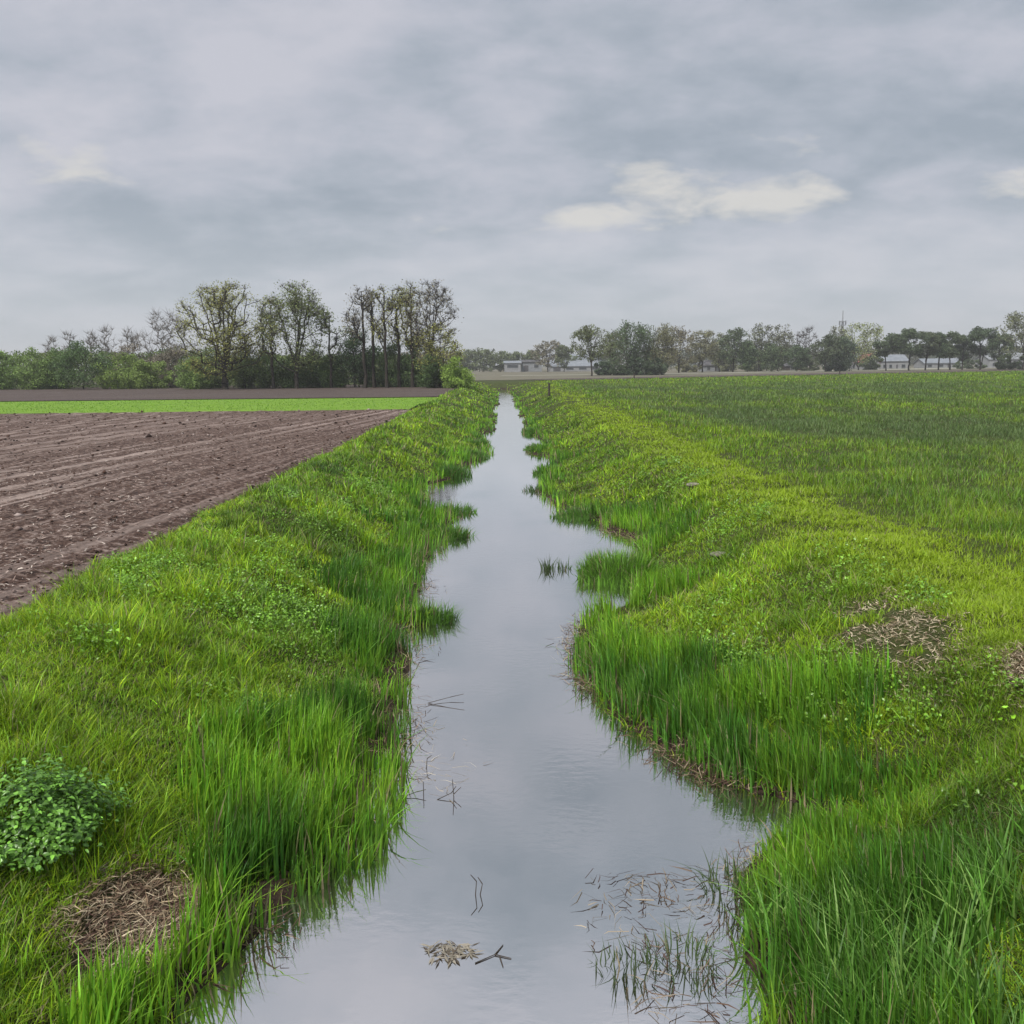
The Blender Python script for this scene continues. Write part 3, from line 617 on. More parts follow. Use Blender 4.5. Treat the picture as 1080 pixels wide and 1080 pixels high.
# ------------------------------------------------------------------ trees
def tree(name, label, px, d, top, lpx, rpx, kind='open', leaf=(.07,.085,.03), group=None, seed=0, ntips=None, nl=None, cbot=None, stems=1, bark=None, cat='tree', lw=None, leanx=0, zb=0, trunk_k=1.0):
    """px/top/lpx/rpx measured on the photograph; everything is built at the real distance and size"""
    global RNG
    R = np.random.default_rng(1000+seed)
    sc = d/1000.0; X0 = X_at(px, d); H = H_at(px, top, d); L = (px-lpx)*sc; Rr = (rpx-px)*sc
    spec = {'open': (90, .38, 26, .80), 'bare': (120, .25, 0, .80), 'dense': (80, .12, 60, .9), 'bush': (90, .02, 60, .95), 'tall': (70, .45, 20, .75), 'pine': (60, .55, 50, .9), 'light': (95, .30, 16, .85)}[kind]
    nt = ntips or spec[0]; cb = spec[1] if cbot is None else cbot; nleaf = spec[2] if nl is None else nl
    far = d > 180
    if far: nt = int(nt*.8); nleaf = int(nleaf*(.8 if kind != 'dense' else .45))
    nleaf = int(nleaf*1.5)
    ls = lw or max(.10, d*.00165)
    root = empty(name, (X0, d, zb), label, cat, group)
    zc = H*(cb+1)/2; hz = H*(1-cb)/2
    # crown: a few lobes, tips spread over and inside them
    nlobe = 7 if kind in ('open','light','bare','dense') else 5
    lob = []
    for i in range(nlobe):
        a = R.uniform(0, 6.28); t = R.uniform(-.75, .75); rad = math.sqrt(max(.05, 1-t*t))*R.uniform(.35, .75)
        lob.append((rad*math.cos(a), rad*math.sin(a), t, R.uniform(.28, .46)))
    lob.append((0, 0, .62, .38))
    lob = np.array(lob)
    k = R.integers(0, len(lob), nt); v = R.normal(0, 1, (nt, 3)); v /= np.linalg.norm(v, axis=1)[:, None]
    tip = lob[k, :3]+v*lob[k, 3:4]*(R.random((nt, 1))**.35)
    if kind in ('open', 'light', 'bare', 'dense', 'bush'):
        m_ = R.random(nt) < .6; vv = R.normal(0, 1, (nt, 3)); vv /= np.linalg.norm(vv, axis=1)[:, None]
        uni = vv*(R.random((nt, 1))**.42)
        if kind in ('open', 'light', 'bare'): uni[:, :2] *= (1-.25*np.abs(uni[:, 2:3]-.1))
        tip = np.where(m_[:, None], uni, tip)
    if kind in ('tall',): tip[:, :2] *= (.55+.45*smooth(-1, .6, tip[:, 2]))[:, None]
    for ax in (0, 1, 2):
        lo_, hi_ = np.percentile(tip[:, ax], 3), np.percentile(tip[:, ax], 97)
        tip[:, ax] = (tip[:, ax]-lo_)/(hi_-lo_)*1.9-.95
    if kind == 'bush':
        tip[:, 2] = np.where(R.random(nt) < .35, R.uniform(-1, -.2, nt), tip[:, 2]); tip[:, :2] *= (1-.30*smooth(.1, 1, tip[:, 2]))[:, None]
    rn = np.linalg.norm(tip, axis=1); tip = np.where((rn > 1.12)[:, None], tip/rn[:, None]*1.12, tip); tip = np.clip(tip, -1, 1)
    tx = np.where(tip[:, 0] < 0, tip[:, 0]*L, tip[:, 0]*Rr)+leanx*(tip[:, 2]*.5+.5)
    tips = np.stack([tx, tip[:, 1]*(L+Rr)/2, zc+tip[:, 2]*hz], -1)
    # skeleton
    nodes = [np.array([0., 0., -.2])]; par = [-1]
    rt = H*(.016 if kind != 'bush' else .010)*(trunk_k)
    if kind == 'bush': L *= 1.1 if d > 180 else 1.45; Rr *= 1.1 if d > 180 else 1.45
    if kind == 'dense' and d > 180: L *= .88; Rr *= .88
    def grow(frm, to, n, wob):
        p = frm; a = nodes[frm].copy(); dv = to-a
        for j in range(1, n+1):
            t = j/n; q = a+dv*t; q = q+R.normal(0, wob, 3)*(1 if j < n else 0); 
            q[2] = a[2]+dv[2]*(t**.85 if dv[2] > 0 else t)
            nodes.append(q); par.append(p); p = len(nodes)-1
        return p
    if kind in ('open', 'light', 'dense') and stems <= 3:
        fork = grow(0, np.array([R.normal(0, .02)*H+leanx*.2, 0, H*max(.13, cb*.75)]), 4, H*.004)
        ends = []
        for q_ in range(6 if kind == 'open' else 4):
            a = q_*2.4+R.uniform(0, 1); rd = R.uniform(.25, .62)
            mid = nodes[fork]+np.array([math.cos(a)*rd*(L+Rr)/4, math.sin(a)*rd*(L+Rr)/4, (H-nodes[fork][2])*.38])
            e_ = np.array([math.cos(a)*rd*(L+Rr)/2, math.sin(a)*rd*(L+Rr)/2, H*R.uniform(.74, .9)])
            grow(grow(fork, mid, 4, H*.006), e_, 5, H*.008)
    for s_i in range(stems if kind not in ('open', 'light', 'dense') else 0):
        off = np.array([R.normal(0, .16)*(L+Rr)/2*(stems > 1)+leanx*.6, R.normal(0, .1)*(L+Rr)/2*(stems > 1), H*(.97 if kind in ('tall',) else .68)])
        grow(0, off, 9, H*.006)
    order = np.argsort(np.linalg.norm((tips-np.array([0, 0, H*.5]))*[1, 1, .5], axis=1))
    tipidx = []
    for i in order:
        T = tips[i]; A = np.array(nodes); dv = T-A; dist = np.linalg.norm(dv, axis=1)
        cost = dist+(.4*A[:, 2] if kind in ('bare', 'tall') else .15*A[:, 2])+np.where(dv[:, 2] < 0.15*np.linalg.norm(dv[:, :2], axis=1), 2.5*H*.2, 0)+np.where(A[:, 2] < H*cb*.7, H*.4 if kind != 'bush' else 0, 0)
        j = int(np.argmin(cost)); n = max(2, int(dist[j]/(H*.06))); tipidx.append(grow(j, T, min(n, 7), H*.008))
    A = np.array(nodes); par = np.array(par)
    cnt = np.zeros(len(A)); ch = np.bincount(par[1:], minlength=len(A)); cnt[ch == 0] = 1
    for i in range(len(A)-1, 0, -1): cnt[par[i]] += cnt[i]
    rmin = max(.012, sc*.16); rad = np.maximum(rmin, rt*(cnt/cnt[0])**.48*(1.25 if kind == 'pine' else 1)); rad[0] = rt*1.5
    ang = np.arange(5)*2*math.pi/5; nn_ = len(A)-1
    a = A[par[1:]]; bb = A[1:]; dd = bb-a; ln = np.linalg.norm(dd, axis=1)[:, None]+1e-6; dd /= ln
    up = np.where(np.abs(dd[:, 2:3]) > .9, np.array([[1., 0, 0]]), np.array([[0, 0, 1.]]))
    u = np.cross(dd, up); u /= np.linalg.norm(u, axis=1)[:, None]; w = np.cross(dd, u)
    r0 = np.minimum(rad[par[1:]], rad[1:]*1.5)[:, None]; r0[par[1:] == 0] = rad[0]; r1 = rad[1:][:, None]
    Va = np.stack([a+r0*(math.cos(t)*u+math.sin(t)*w) for t in ang]+[bb+r1*(math.cos(t)*u+math.sin(t)*w) for t in ang], 1)
    T4 = np.array([(i, (i+1) % 5, 5+(i+1) % 5, 5+i) for i in range(5)])
    mesh_np('trunk', Va.reshape(-1, 3), ((np.arange(nn_)*10)[:, None, None]+T4[None]).reshape(-1, 4), bark or M_BARK, None, root, True)
    parts = []
    # twigs
    ntw = (11 if kind == 'bare' else 18) if not far else 9
    tp = np.repeat(A[tipidx], ntw, 0); m_ = len(tp); dr = R.normal(0, 1, (m_, 3)); dr[:, 2] = np.abs(dr[:, 2])*.9+.35; dr /= np.linalg.norm(dr, axis=1)[:, None]
    tl = R.uniform(.35, 1.0, m_)*H*(.075 if kind != 'bare' else .17); e = tp+dr*tl[:, None]; sd = np.cross(dr, R.normal(0, 1, (m_, 3))); sd /= np.linalg.norm(sd, axis=1)[:, None]
    tw = sc*.17 if kind != 'bare' else sc*.20
    Vt = np.stack([tp-sd*tw, tp+sd*tw, e], 1); bc = (.06,.05,.04) if bark is None else (.17,.155,.14)
    parts.append((Vt.reshape(-1, 3), np.arange(m_*3).reshape(-1, 3), np.tile(bc, (m_*3, 1))))
    if nleaf:
        m_ = nt*nleaf; tp = np.repeat(A[tipidx], nleaf, 0); cr = H*(.075 if kind not in ('bush', 'dense') else .11)+.25
        v = R.normal(0, 1, (m_, 3)); v *= (R.random((m_, 1))**.4)/np.linalg.norm(v, axis=1)[:, None]
        Cn = tp+v*cr*np.array([1, 1, .75]); Cn[:, 2] = np.maximum(Cn[:, 2], .05)
        nv = R.normal(0, 1, (m_, 3))+np.array([0, 0, .5]); nv /= np.linalg.norm(nv, axis=1)[:, None]
        a_ = np.cross(nv, R.normal(0, 1, (m_, 3))); a_ /= np.linalg.norm(a_, axis=1)[:, None]; b_ = np.cross(nv, a_)
        sz = (ls*R.uniform(.5, 1.15, m_)*.62)[:, None]
        Vl = np.stack([Cn-a_*sz, Cn-b_*sz*.6, Cn+a_*sz, Cn+b_*sz*.6], 1)
        clj = np.repeat(R.lognormal(0, .16, nt), nleaf); c = np.array(leaf)*((1.75 if kind != 'bush' else 2.1) if not far else (2.2 if kind in ('dense', 'bush', 'pine') else 1.7))*(clj*R.lognormal(0, .22, m_))[:, None]
        q = (Vl.reshape(-1, 3), np.stack([np.arange(m_)*4+j for j in (0, 1, 2)], -1), np.repeat(c, 4, 0))
        f2 = np.stack([np.arange(m_)*4+j for j in (0, 2, 3)], -1)
        parts.append((q[0], np.concatenate([q[1], f2]), q[2]))
    q = join(parts)
    mesh_np('crown', q[0], q[1], M_LEAF, q[2], root)
    return root
OLIVE = (.145,.150,.042); DK = (.040,.062,.024); MG = (.075,.115,.030); YG = (.16,.19,.05); BRN = (.12,.11,.07); GR = (.07,.085,.04)
g1 = 'tall trees at the edge of the left wood'
tree('oak_tree', 'broad oak with thick forking trunk and low left limb, largest tree of the left wood', 240, 117, 305, 200, 283, 'open', OLIVE, g1, 1, 260, 26, .16, 3, trunk_k=2.2)
tree('slim_tree', 'slim leaning tree between the broad oak and the twin stemmed tree', 291, 118, 316, 270, 306, 'tall', OLIVE, g1, 2, 50, 20, .40)
tree('twin_stemmed_tree', 'twin stemmed tree with full rounded top right of the broad oak', 315, 118, 305, 280, 345, 'open', (.09,.11,.038), g1, 3, 200, 30, .22, 2, trunk_k=1.3)
tree('slim_tree', 'thin tree with a pointed bare top between the rounded and the tall trees', 351, 119, 328, 338, 368, 'tall', (.08,.10,.04), g1, 4, 50, 16, .35)
tree('tall_tree', 'leftmost of the six tall bare stemmed trees near the ditch', 386, 116, 307, 369, 399, 'tall', BRN, g1, 5, 70, 9, .5)
tree('tall_tree', 'second of the six tall bare stemmed trees, very straight and thin', 396, 118, 310, 388, 408, 'tall', BRN, g1, 6, 40, 9, .6)
tree('tall_tree', 'third of the six tall bare stemmed trees near the ditch', 409, 116, 308, 398, 421, 'tall', OLIVE, g1, 7, 60, 12, .45)
tree('tall_tree', 'fourth of the six tall bare stemmed trees near the ditch', 422, 118, 307, 412, 434, 'tall', OLIVE, g1, 8, 60, 12, .45)
tree('tall_tree', 'fifth of the six tall trees, with a leafy tuft at its top', 436, 117, 303, 424, 449, 'tall', OLIVE, g1, 9, 70, 20, .4)
tree('tall_tree', 'rightmost of the six tall trees, spreading nearly bare branches', 456, 115, 302, 434, 481, 'open', BRN, g1, 10, 190, 7, .36)
tree('small_tree', 'leafy lower tree below the rightmost tall tree near the ditch', 464, 113, 345, 442, 487, 'light', OLIVE, g1, 11, 90, 24, .2)
g2 = 'shrubs of the left wood'
for i, (px, d, top, l, r, k, lf, lab) in enumerate([
 (10, 131, 373, -12, 30, 'bush', MG, 'mid green shrub at the far left edge of the wood'),
 (-30, 131, 372, -52, -6, 'bush', MG, 'mid green shrub just past the far left end of the wood'),
 (44, 130, 370, 26, 62, 'bush', (.085,.125,.035), 'olive green shrub left of the dark round tree'),
 (66, 131, 373, 52, 82, 'bush', MG, 'narrow shrub touching the left side of the dark round tree'),
 (93, 126, 364, 69, 117, 'dense', (.050,.082,.030), 'dark rounded dense tree standing in front of the left hedge'),
 (132, 127, 375, 110, 153, 'bush', (.10,.14,.035), 'light green shrub just right of the dark rounded tree'),
 (163, 127, 382, 148, 182, 'bush', (.095,.13,.035), 'low light green shrub under the bare spreading willow'),
 (150, 134, 366, 130, 172, 'bush', (.10,.088,.07), 'brownish twiggy shrub behind the light green shrubs'),
 (185, 132, 366, 168, 204, 'bush', (.095,.085,.065), 'brownish twiggy shrub beneath the bare willow branches'),
 (208, 121, 380, 192, 224, 'bush', (.085,.125,.035), 'low green shrub at the left foot of the broad oak'),
 (262, 122, 368, 246, 281, 'bush', (.075,.10,.035), 'green shrub filling the gap right of the oak trunk'),
 (226, 126, 370, 206, 246, 'bush', (.06,.085,.03), 'dark green shrub behind the oak trunk'),
 (287, 123, 371, 272, 305, 'bush', (.07,.105,.034), 'green shrub at the foot of the slim leaning tree'),
 (312, 121, 374, 296, 328, 'bush', (.05,.08,.028), 'dark green shrub at the foot of the twin stemmed tree'),
 (336, 122, 372, 320, 352, 'bush', (.055,.085,.03), 'dark green shrub between twin stemmed and pointed trees'),
 (354, 121, 377, 342, 366, 'bush', (.06,.095,.03), 'low shrub at the foot of the pointed thin tree'),
 (375, 120, 352, 362, 390, 'dense', (.030,.050,.022), 'very dark ivy covered small tree left of the six tall trees'),
 (397, 121, 368, 384, 411, 'bush', (.04,.068,.025), 'dark shrub below the first two tall trees'),
 (417, 120, 366, 404, 431, 'bush', (.055,.085,.03), 'shrub below the third and fourth tall trees'),
 (438, 119, 360, 424, 453, 'bush', (.05,.078,.028), 'tall shrub below the fifth tall tree'),
 (459, 113, 376, 445, 473, 'bush', (.045,.072,.026), 'dark shrub at the foot of the rightmost tall tree'),
 (482, 111, 379, 469, 497, 'bush', (.12,.175,.035), 'bright yellow green rounded bush at the right end of the left wood')]):
    tree('shrub' if k == 'bush' else 'dense_tree', lab, px, d, top, l, r, k, lf, g2, 40+i, cat='shrub' if k == 'bush' else 'tree', stems=3 if k == 'bush' else 1)
def thicket(name, label, x0, x1, y0, y1, hh, n, sz, cols, wob):
    x = RNG.uniform(x0, x1, n); y = RNG.uniform(y0, y1, n)
    top = hh*(.62+.65*fbm(x, y*.3, wob, 33, 4)); z = top*RNG.random(n)**.6
    nv = RNG.normal(0, 1, (n, 3))+np.array([0,-.3,.5]); nv /= np.linalg.norm(nv, axis=1)[:, None]
    a_ = np.cross(nv, RNG.normal(0, 1, (n, 3))); a_ /= np.linalg.norm(a_, axis=1)[:, None]; b_ = np.cross(nv, a_); sz = (sz*RNG.uniform(.5, 1.2, n))[:, None]
    Cn = np.stack([x, y, z], -1); V = np.stack([Cn-a_*sz, Cn-b_*sz*.6, Cn+a_*sz, Cn+b_*sz*.6], 1)
    t = np.clip(fbm(x, y*.3, wob*1.7, 12)*2.4-.7, 0, .999); c = np.array(cols)[(t*len(cols)).astype(int)]*RNG.lognormal(0, .22, n)[:, None]
    return tag(mesh_np(name, V.reshape(-1, 3), (np.arange(n)*4)[:, None]+np.arange(4)[None], M_LEAF, np.repeat(c, 4, 0)), label, 'undergrowth', kind='stuff')
thicket('undergrowth', 'tangled green and brown undergrowth filling the left wood behind its shrubs', -100, -6.5, 134, 146, 5.0, 60000, .17, [(.15,.125,.095), (.12,.17,.05), (.09,.13,.045), (.15,.19,.06)], 4.5)
thicket('undergrowth', 'tangled dark undergrowth among the tall trees of the left wood', -40, -6.0, 119, 128, 3.4, 5000, .16, [(.11,.16,.05), (.15,.21,.06), (.09,.13,.045), (.16,.19,.07)], 3.0)
thicket('far_wood', 'hazy low grey green wood closing the view behind the houses on the right', 52, 420, 470, 520, 9.5, 50000, .55, [(.09,.10,.07), (.08,.10,.06), (.11,.11,.08)], 16)
g3 = 'bare pale trees behind the left wood'
for i, (px, d, top, l, r, lab) in enumerate([
 (178, 138, 334, 152, 212, 'bare pale willow with wide spreading branches left of the oak'),
 (122, 165, 347, 114, 131, 'slender bare tree behind the light green shrub'),
 (143, 165, 350, 135, 152, 'slender bare tree just left of the spreading willow'),
 (104, 170, 353, 97, 112, 'faint slender bare tree behind the dark rounded tree'),
 (82, 170, 353, 74, 91, 'faint bare tree behind the left edge of the dark rounded tree'),
 (64, 170, 358, 57, 73, 'faintest leftmost bare tree above the hedge')]):
    tree('bare_tree', lab, px, d, top, l, r, 'bare', BRN, g3, 80+i, 150 if i == 0 else 60, bark=M_BARKG)
g4 = 'small grey green trees of the far wood beyond the ditch end'
for i, (px, top, hw) in enumerate([(486, 372, 9), (496, 370, 9), (506, 369, 10), (517, 370, 10), (528, 372, 9), (539, 374, 9), (549, 372, 9), (560, 371, 9)]):
    lab = ['leftmost small tree of the far wood touching the bright bush', 'second small tree from the left in the far wood', 'rounded small tree left of centre in the far wood', 'small tree directly above the ditch end, left of the two', 'small tree directly above the ditch end, right of the two', 'lower small tree above the white shed', 'small tree right of the white shed in the far wood', 'small tree at the right end of the far wood beside the bare rounded tree'][i]
    tree('distant_tree', lab, px, 395, top, px-hw, px+hw, 'dense', GR, g4, 100+i, 90, 40, .1)
g5 = 'trees of the far row right of the ditch'
rowt = [
 (577, 350, 361, 561, 593, 'light', BRN, 'rounded nearly bare tree left of the pale barn', .2),
 (594, 345, 366, 586, 603, 'light', GR, 'small thin tree in front of the left end of the pale barn', .2),
 (623, 214, 346, 604, 645, 'open', (.075,.09,.035), 'open crowned tree with clear trunk at the left end of the far row', .35),
 (646, 245, 352, 634, 660, 'open', (.08,.09,.045), 'thin tree between the open crowned tree and the dark clump', .3),
 (660, 222, 342, 643, 679, 'dense', (.042,.062,.028), 'tall dark green tree, highest of the dark clump', .10),
 (680, 224, 347, 667, 694, 'dense', (.052,.070,.030), 'dark tree in the middle of the dark clump', .12),
 (697, 222, 345, 683, 710, 'dense', (.085,.085,.045), 'brownish green tree at the right end of the dark clump', .12),
 (714, 262, 347, 701, 728, 'light', BRN, 'airy brownish tree just right of the dark clump', .2),
 (739, 268, 351, 725, 753, 'open', (.12,.12,.07), 'pale rounded tree with a clear trunk above the low dark roofed house', .3),
 (757, 285, 354, 747, 767, 'light', (.10,.11,.06), 'thin pale tree behind the low dark roofed house', .2),
 (771, 272, 349, 757, 785, 'open', (.055,.075,.035), 'dark green tree with clear trunk right of the low dark roofed house', .25),
 (786, 270, 362, 778, 795, 'dense', (.045,.065,.03), 'short dark tree with straight trunk left of the airy pair', .15),
 (798, 285, 345, 787, 812, 'light', (.09,.10,.055), 'airy tree, left of the tall airy pair', .2),
 (818, 285, 345, 804, 833, 'light', (.085,.09,.05), 'airy tree, right of the tall airy pair', .2),
 (812, 268, 364, 801, 824, 'dense', (.045,.062,.03), 'low dark bushy tree under the airy pair', .08),
 (838, 268, 366, 827, 850, 'dense', (.042,.06,.03), 'low dark tree with straight trunk right of the airy pair', .15),
 (847, 290, 348, 836, 859, 'bare', BRN, 'nearly bare branching tree left of the mast', .2),
 (868, 256, 355, 854, 882, 'open', (.055,.07,.038), 'dull green tree with a dark straight trunk just left of the mast', .3),
 (888, 262, 358, 875, 899, 'dense', (.035,.05,.028), 'very dark bushy tree right below the mast', .06),
 (879, 300, 347, 866, 892, 'light', (.10,.105,.06), 'airy tree directly in front of the mast', .2),
 (903, 290, 344, 882, 924, 'dense', (.115,.13,.055), 'broad light green dome shaped tree right of the mast', .2),
 (932, 262, 354, 917, 949, 'pine', (.042,.058,.028), 'flat topped dark pine in front of the red roofed house', .45),
 (956, 258, 349, 942, 971, 'pine', (.04,.055,.028), 'tall flat topped dark pine right of the red roofed house', .40),
 (973, 262, 352, 964, 984, 'pine', (.05,.062,.032), 'slim dark pine between two wider pines', .40),
 (987, 264, 353, 977, 996, 'pine', (.04,.058,.028), 'slim leaning dark pine above the white bungalow', .38),
 (999, 266, 352, 989, 1009, 'pine', (.045,.06,.03), 'slim dark pine with a twin trunk right of the white bungalow', .38),
 (1012, 266, 355, 1003, 1022, 'pine', (.04,.055,.028), 'short dark pine left of the wide dark pine', .30),
 (1031, 262, 347, 1015, 1048, 'pine', (.036,.052,.026), 'wide dark pine with several leaning trunks near the right edge', .38),
 (1050, 268, 354, 1040, 1061, 'pine', (.045,.06,.03), 'small dark pine left of the large tree at the right edge', .35),
 (1076, 250, 329, 1053, 1102, 'open', (.10,.11,.055), 'large light green tree cut by the right edge of the picture', .25),
 (1112, 255, 340, 1092, 1132, 'open', (.08,.09,.045), 'tree just beyond the large tree past the right edge', .25)]
for i, (px, d, top, l, r, k, lf, lab, cb) in enumerate(rowt):
    tree('pine_tree' if k == 'pine' else 'deciduous_tree', lab, px, d, top, l, r, k, lf, g5, 120+i, 150 if k in ('open','light','bare') else 120, None, cb, 2 if k == 'pine' and i % 2 else 1)
g6 = 'low bushes under the far row'
for i, (px, d, top, hw, lf, lab) in enumerate([
 (636, 230, 382, 9, (.03,.045,.024), 'dark low bush at the left foot of the dark clump'),
 (652, 226, 386, 9, (.035,.05,.025), 'dark low bush beneath the tall dark tree'),
 (672, 220, 378, 12, (.032,.048,.025), 'dark bush filling the foot of the dark clump'),
 (690, 219, 379, 11, (.036,.05,.027), 'dark bush at the right foot of the dark clump'),
 (725, 290, 378, 12, (.09,.09,.05), 'dull olive bush between the dark clump and the pale tree'),
 (762, 300, 374, 12, (.08,.085,.05), 'dull bush behind the low dark roofed house'),
 (790, 292, 376, 12, (.07,.08,.045), 'dull bush behind the short dark tree'),
 (850, 285, 378, 12, (.06,.07,.04), 'dull green bush below the nearly bare tree'),
 (878, 262, 372, 13, (.038,.052,.03), 'dark bush at the foot of the mast trees'),
 (915, 300, 376, 11, (.06,.075,.04), 'green bush under the dome shaped tree beside the white house'),
 (1020, 300, 380, 14, (.05,.065,.035), 'dark hedge bush right of the white bungalow'),
 (1062, 262, 374, 12, (.045,.06,.03), 'dark bush under the large tree at the right edge'),
 (603, 380, 376, 9, (.07,.085,.05), 'grey green bush behind the pale barn, left of the two'),
 (630, 380, 372, 12, (.07,.085,.05), 'grey green bush behind the pale barn, right of the two')]):
    tree('bush', lab, px, d, top, px-hw, px+hw, 'bush', lf, g6, 170+i, 60, 60, stems=3, cat='bush')
# a continuous soft backdrop wood far behind
g7 = 'hazy trees of the distant wood behind the houses'
pxs = list(range(700, 1130, 24))
rowname = ['above the low dark roofed house', 'near the pale rounded tree', 'behind the airy pair', 'behind the nearly bare tree', 'by the mast', 'behind the dome shaped tree', 'behind the red roofed house', 'above the white bungalow', 'behind the slim pines', 'behind the wide pine', 'behind the right edge tree']
for i, px in enumerate(pxs):
    tree('distant_tree', 'hazy rounded treetop of the distant wood seen through the gaps of the far row', px, 560, 369+(i*7 % 5), px-15, px+15, 'dense', (.075,.09,.055), g7, 200+i, 60, 40, .1)

# ------------------------------------------------------------------ buildings
def house(label, pl, pr, d, eave, ridge, base_dz, wall, roof, group=None, name='house', depth=9, openings=(), gable=False, chim=False):
    x0, x1 = X_at(pl, d), X_at(pr, d); he = H_at(pl, eave, d); hr = H_at(pl, ridge, d); w = x1-x0
    root = empty(name, ((x0+x1)/2, d, 0), label, name.replace('_', ' '), group); hw = w/2
    b = MB(); b.box(-hw, hw, 0, depth, -.2, he)
    if gable: b.add([(-hw,0,he),(hw,0,he),(0,0,hr),(-hw,depth,he),(hw,depth,he),(0,depth,hr)], [(0,1,2),(4,3,5)])
    else: b.add([(-hw,0,he),(-hw,depth,he),(-hw,depth/2,hr),(hw,0,he),(hw,depth,he),(hw,depth/2,hr)], [(0,2,1),(3,4,5)])
    b.build('wall', wall, root)
    b = MB(); e = .35; t = .18
    if gable:
        for sx in (-1, 1):
            b.add([(0,-e,hr+.02),(sx*(hw+e),-e,he-.1),(sx*(hw+e),depth+e,he-.1),(0,depth+e,hr+.02),(0,-e,hr+t),(sx*(hw+e),-e,he+t-.1),(sx*(hw+e),depth+e,he+t-.1),(0,depth+e,hr+t)],
                  [(0,1,2,3),(4,5,6,7),(0,1,5,4),(1,2,6,5),(2,3,7,6)])
    else:
        for a, c in ((-e, depth/2), (depth+e, depth/2)):
            b.add([(-hw-e,a,he-.1),(hw+e,a,he-.1),(hw+e,c,hr+.02),(-hw-e,c,hr+.02),(-hw-e,a,he+t-.1),(hw+e,a,he+t-.1),(hw+e,c,hr+t),(-hw-e,c,hr+t)],
                  [(0,1,2,3),(4,5,6,7),(0,1,5,4),(1,2,6,5),(3,0,4,7)])
    rf = b.build('roof', roof, root)
    if chim: MB().box(hw*.4, hw*.4+.7, depth/2-.35, depth/2+.35, hr-.4, hr+.9).build('chimney', M_ROOFR, rf)
    for (u0, u1, v0, v1, kd) in openings:
        a0, a1 = -hw+w*u0, -hw+w*u1; z0, z1 = he*v0, he*v1
        fr = MB(); g = .12
        fr.box(a0, a1, -.08, -.004, z0, z0+g).box(a0, a1, -.08, -.004, z1-g, z1).box(a0, a0+g, -.08, -.004, z0+g, z1-g).box(a1-g, a1, -.08, -.004, z0+g, z1-g)
        o = fr.build('door' if kd == 'd' else 'window', M_WHITE if wall is not M_WHITE else M_GREYW, root)
        MB().box(a0+g, a1-g, -.05, -.006, z0+g, z1-g).build('panel' if kd == 'd' else 'pane', M_ROOFD if kd == 'd' else M_GLASS, o)
    return root
house('low white shed with a dark band of windows above the ditch end', 532, 549, 372, 383, 381, 0, M_WHITE, M_ROOFW, None, 'shed', 8, ((.15,.85,.45,.85,'w'),))
house('grey flat roofed barn just right of the white shed', 550, 571, 376, 382, 380, 0, M_GREYW, M_ROOFD, None, 'barn', 10, ((.1,.35,0,.7,'d'),(.6,.85,.4,.8,'w')))
house('large pale barn with a broad light roof behind the far trees', 580, 634, 372, 386.5, 374, 0, M_WHITE, M_ROOFW, None, 'barn', 22, ((.05,.2,.0,.8,'d'),(.3,.45,.3,.8,'w'),(.55,.7,.3,.8,'w'),(.8,.93,.3,.8,'w')))
house('low house with a long dark roof between the dark clump and the airy pair', 741, 767, 300, 385.5, 380.5, 0, M_GREYW, M_ROOFD, None, 'house', 9, ((.1,.25,.2,.8,'w'),(.4,.5,0,.85,'d'),(.65,.85,.2,.8,'w')), chim=True)
house('tiny brown shed left of the dark low tree', 826, 842, 315, 386, 383.5, 0, M_WOOD, M_ROOFD, None, 'shed', 5, ((.3,.6,0,.85,'d'),))
house('white walled house with a pale roof left of the red roofed gable', 889, 907, 335, 380, 373, 0, M_WHITE, M_ROOFW, None, 'house', 9, ((.1,.25,.1,.5,'w'),(.4,.55,.1,.5,'w'),(.75,.9,.55,.85,'w')), chim=True)
house('small house with a steep red gable roof between the white houses', 908, 924, 325, 382, 373, 0, M_WHITE, M_ROOFR, None, 'house', 8, ((.2,.4,.1,.7,'w'),(.6,.8,0,.8,'d')), gable=True)
house('white house with a grey roof behind the flat topped pines', 926, 955, 330, 381, 374.5, 0, M_WHITE, M_ROOFW, None, 'house', 9, ((.08,.2,.1,.6,'w'),(.3,.42,.1,.6,'w'),(.55,.63,0,.6,'d'),(.75,.9,.1,.6,'w')))
house('long low white bungalow behind the slim pines', 972, 1012, 345, 383, 378.5, 0, M_WHITE, M_ROOFW, None, 'bungalow', 9, ((.08,.2,.2,.8,'w'),(.35,.5,.2,.8,'w'),(.6,.68,0,.85,'d'),(.78,.92,.2,.8,'w')))
house('grey roofed white house beside the large tree at the right edge', 1040, 1082, 330, 379, 373, 0, M_WHITE, M_GREYW, None, 'house', 10, ((.08,.2,.2,.6,'w'),(.35,.5,.2,.6,'w'),(.78,.92,.2,.6,'w')))

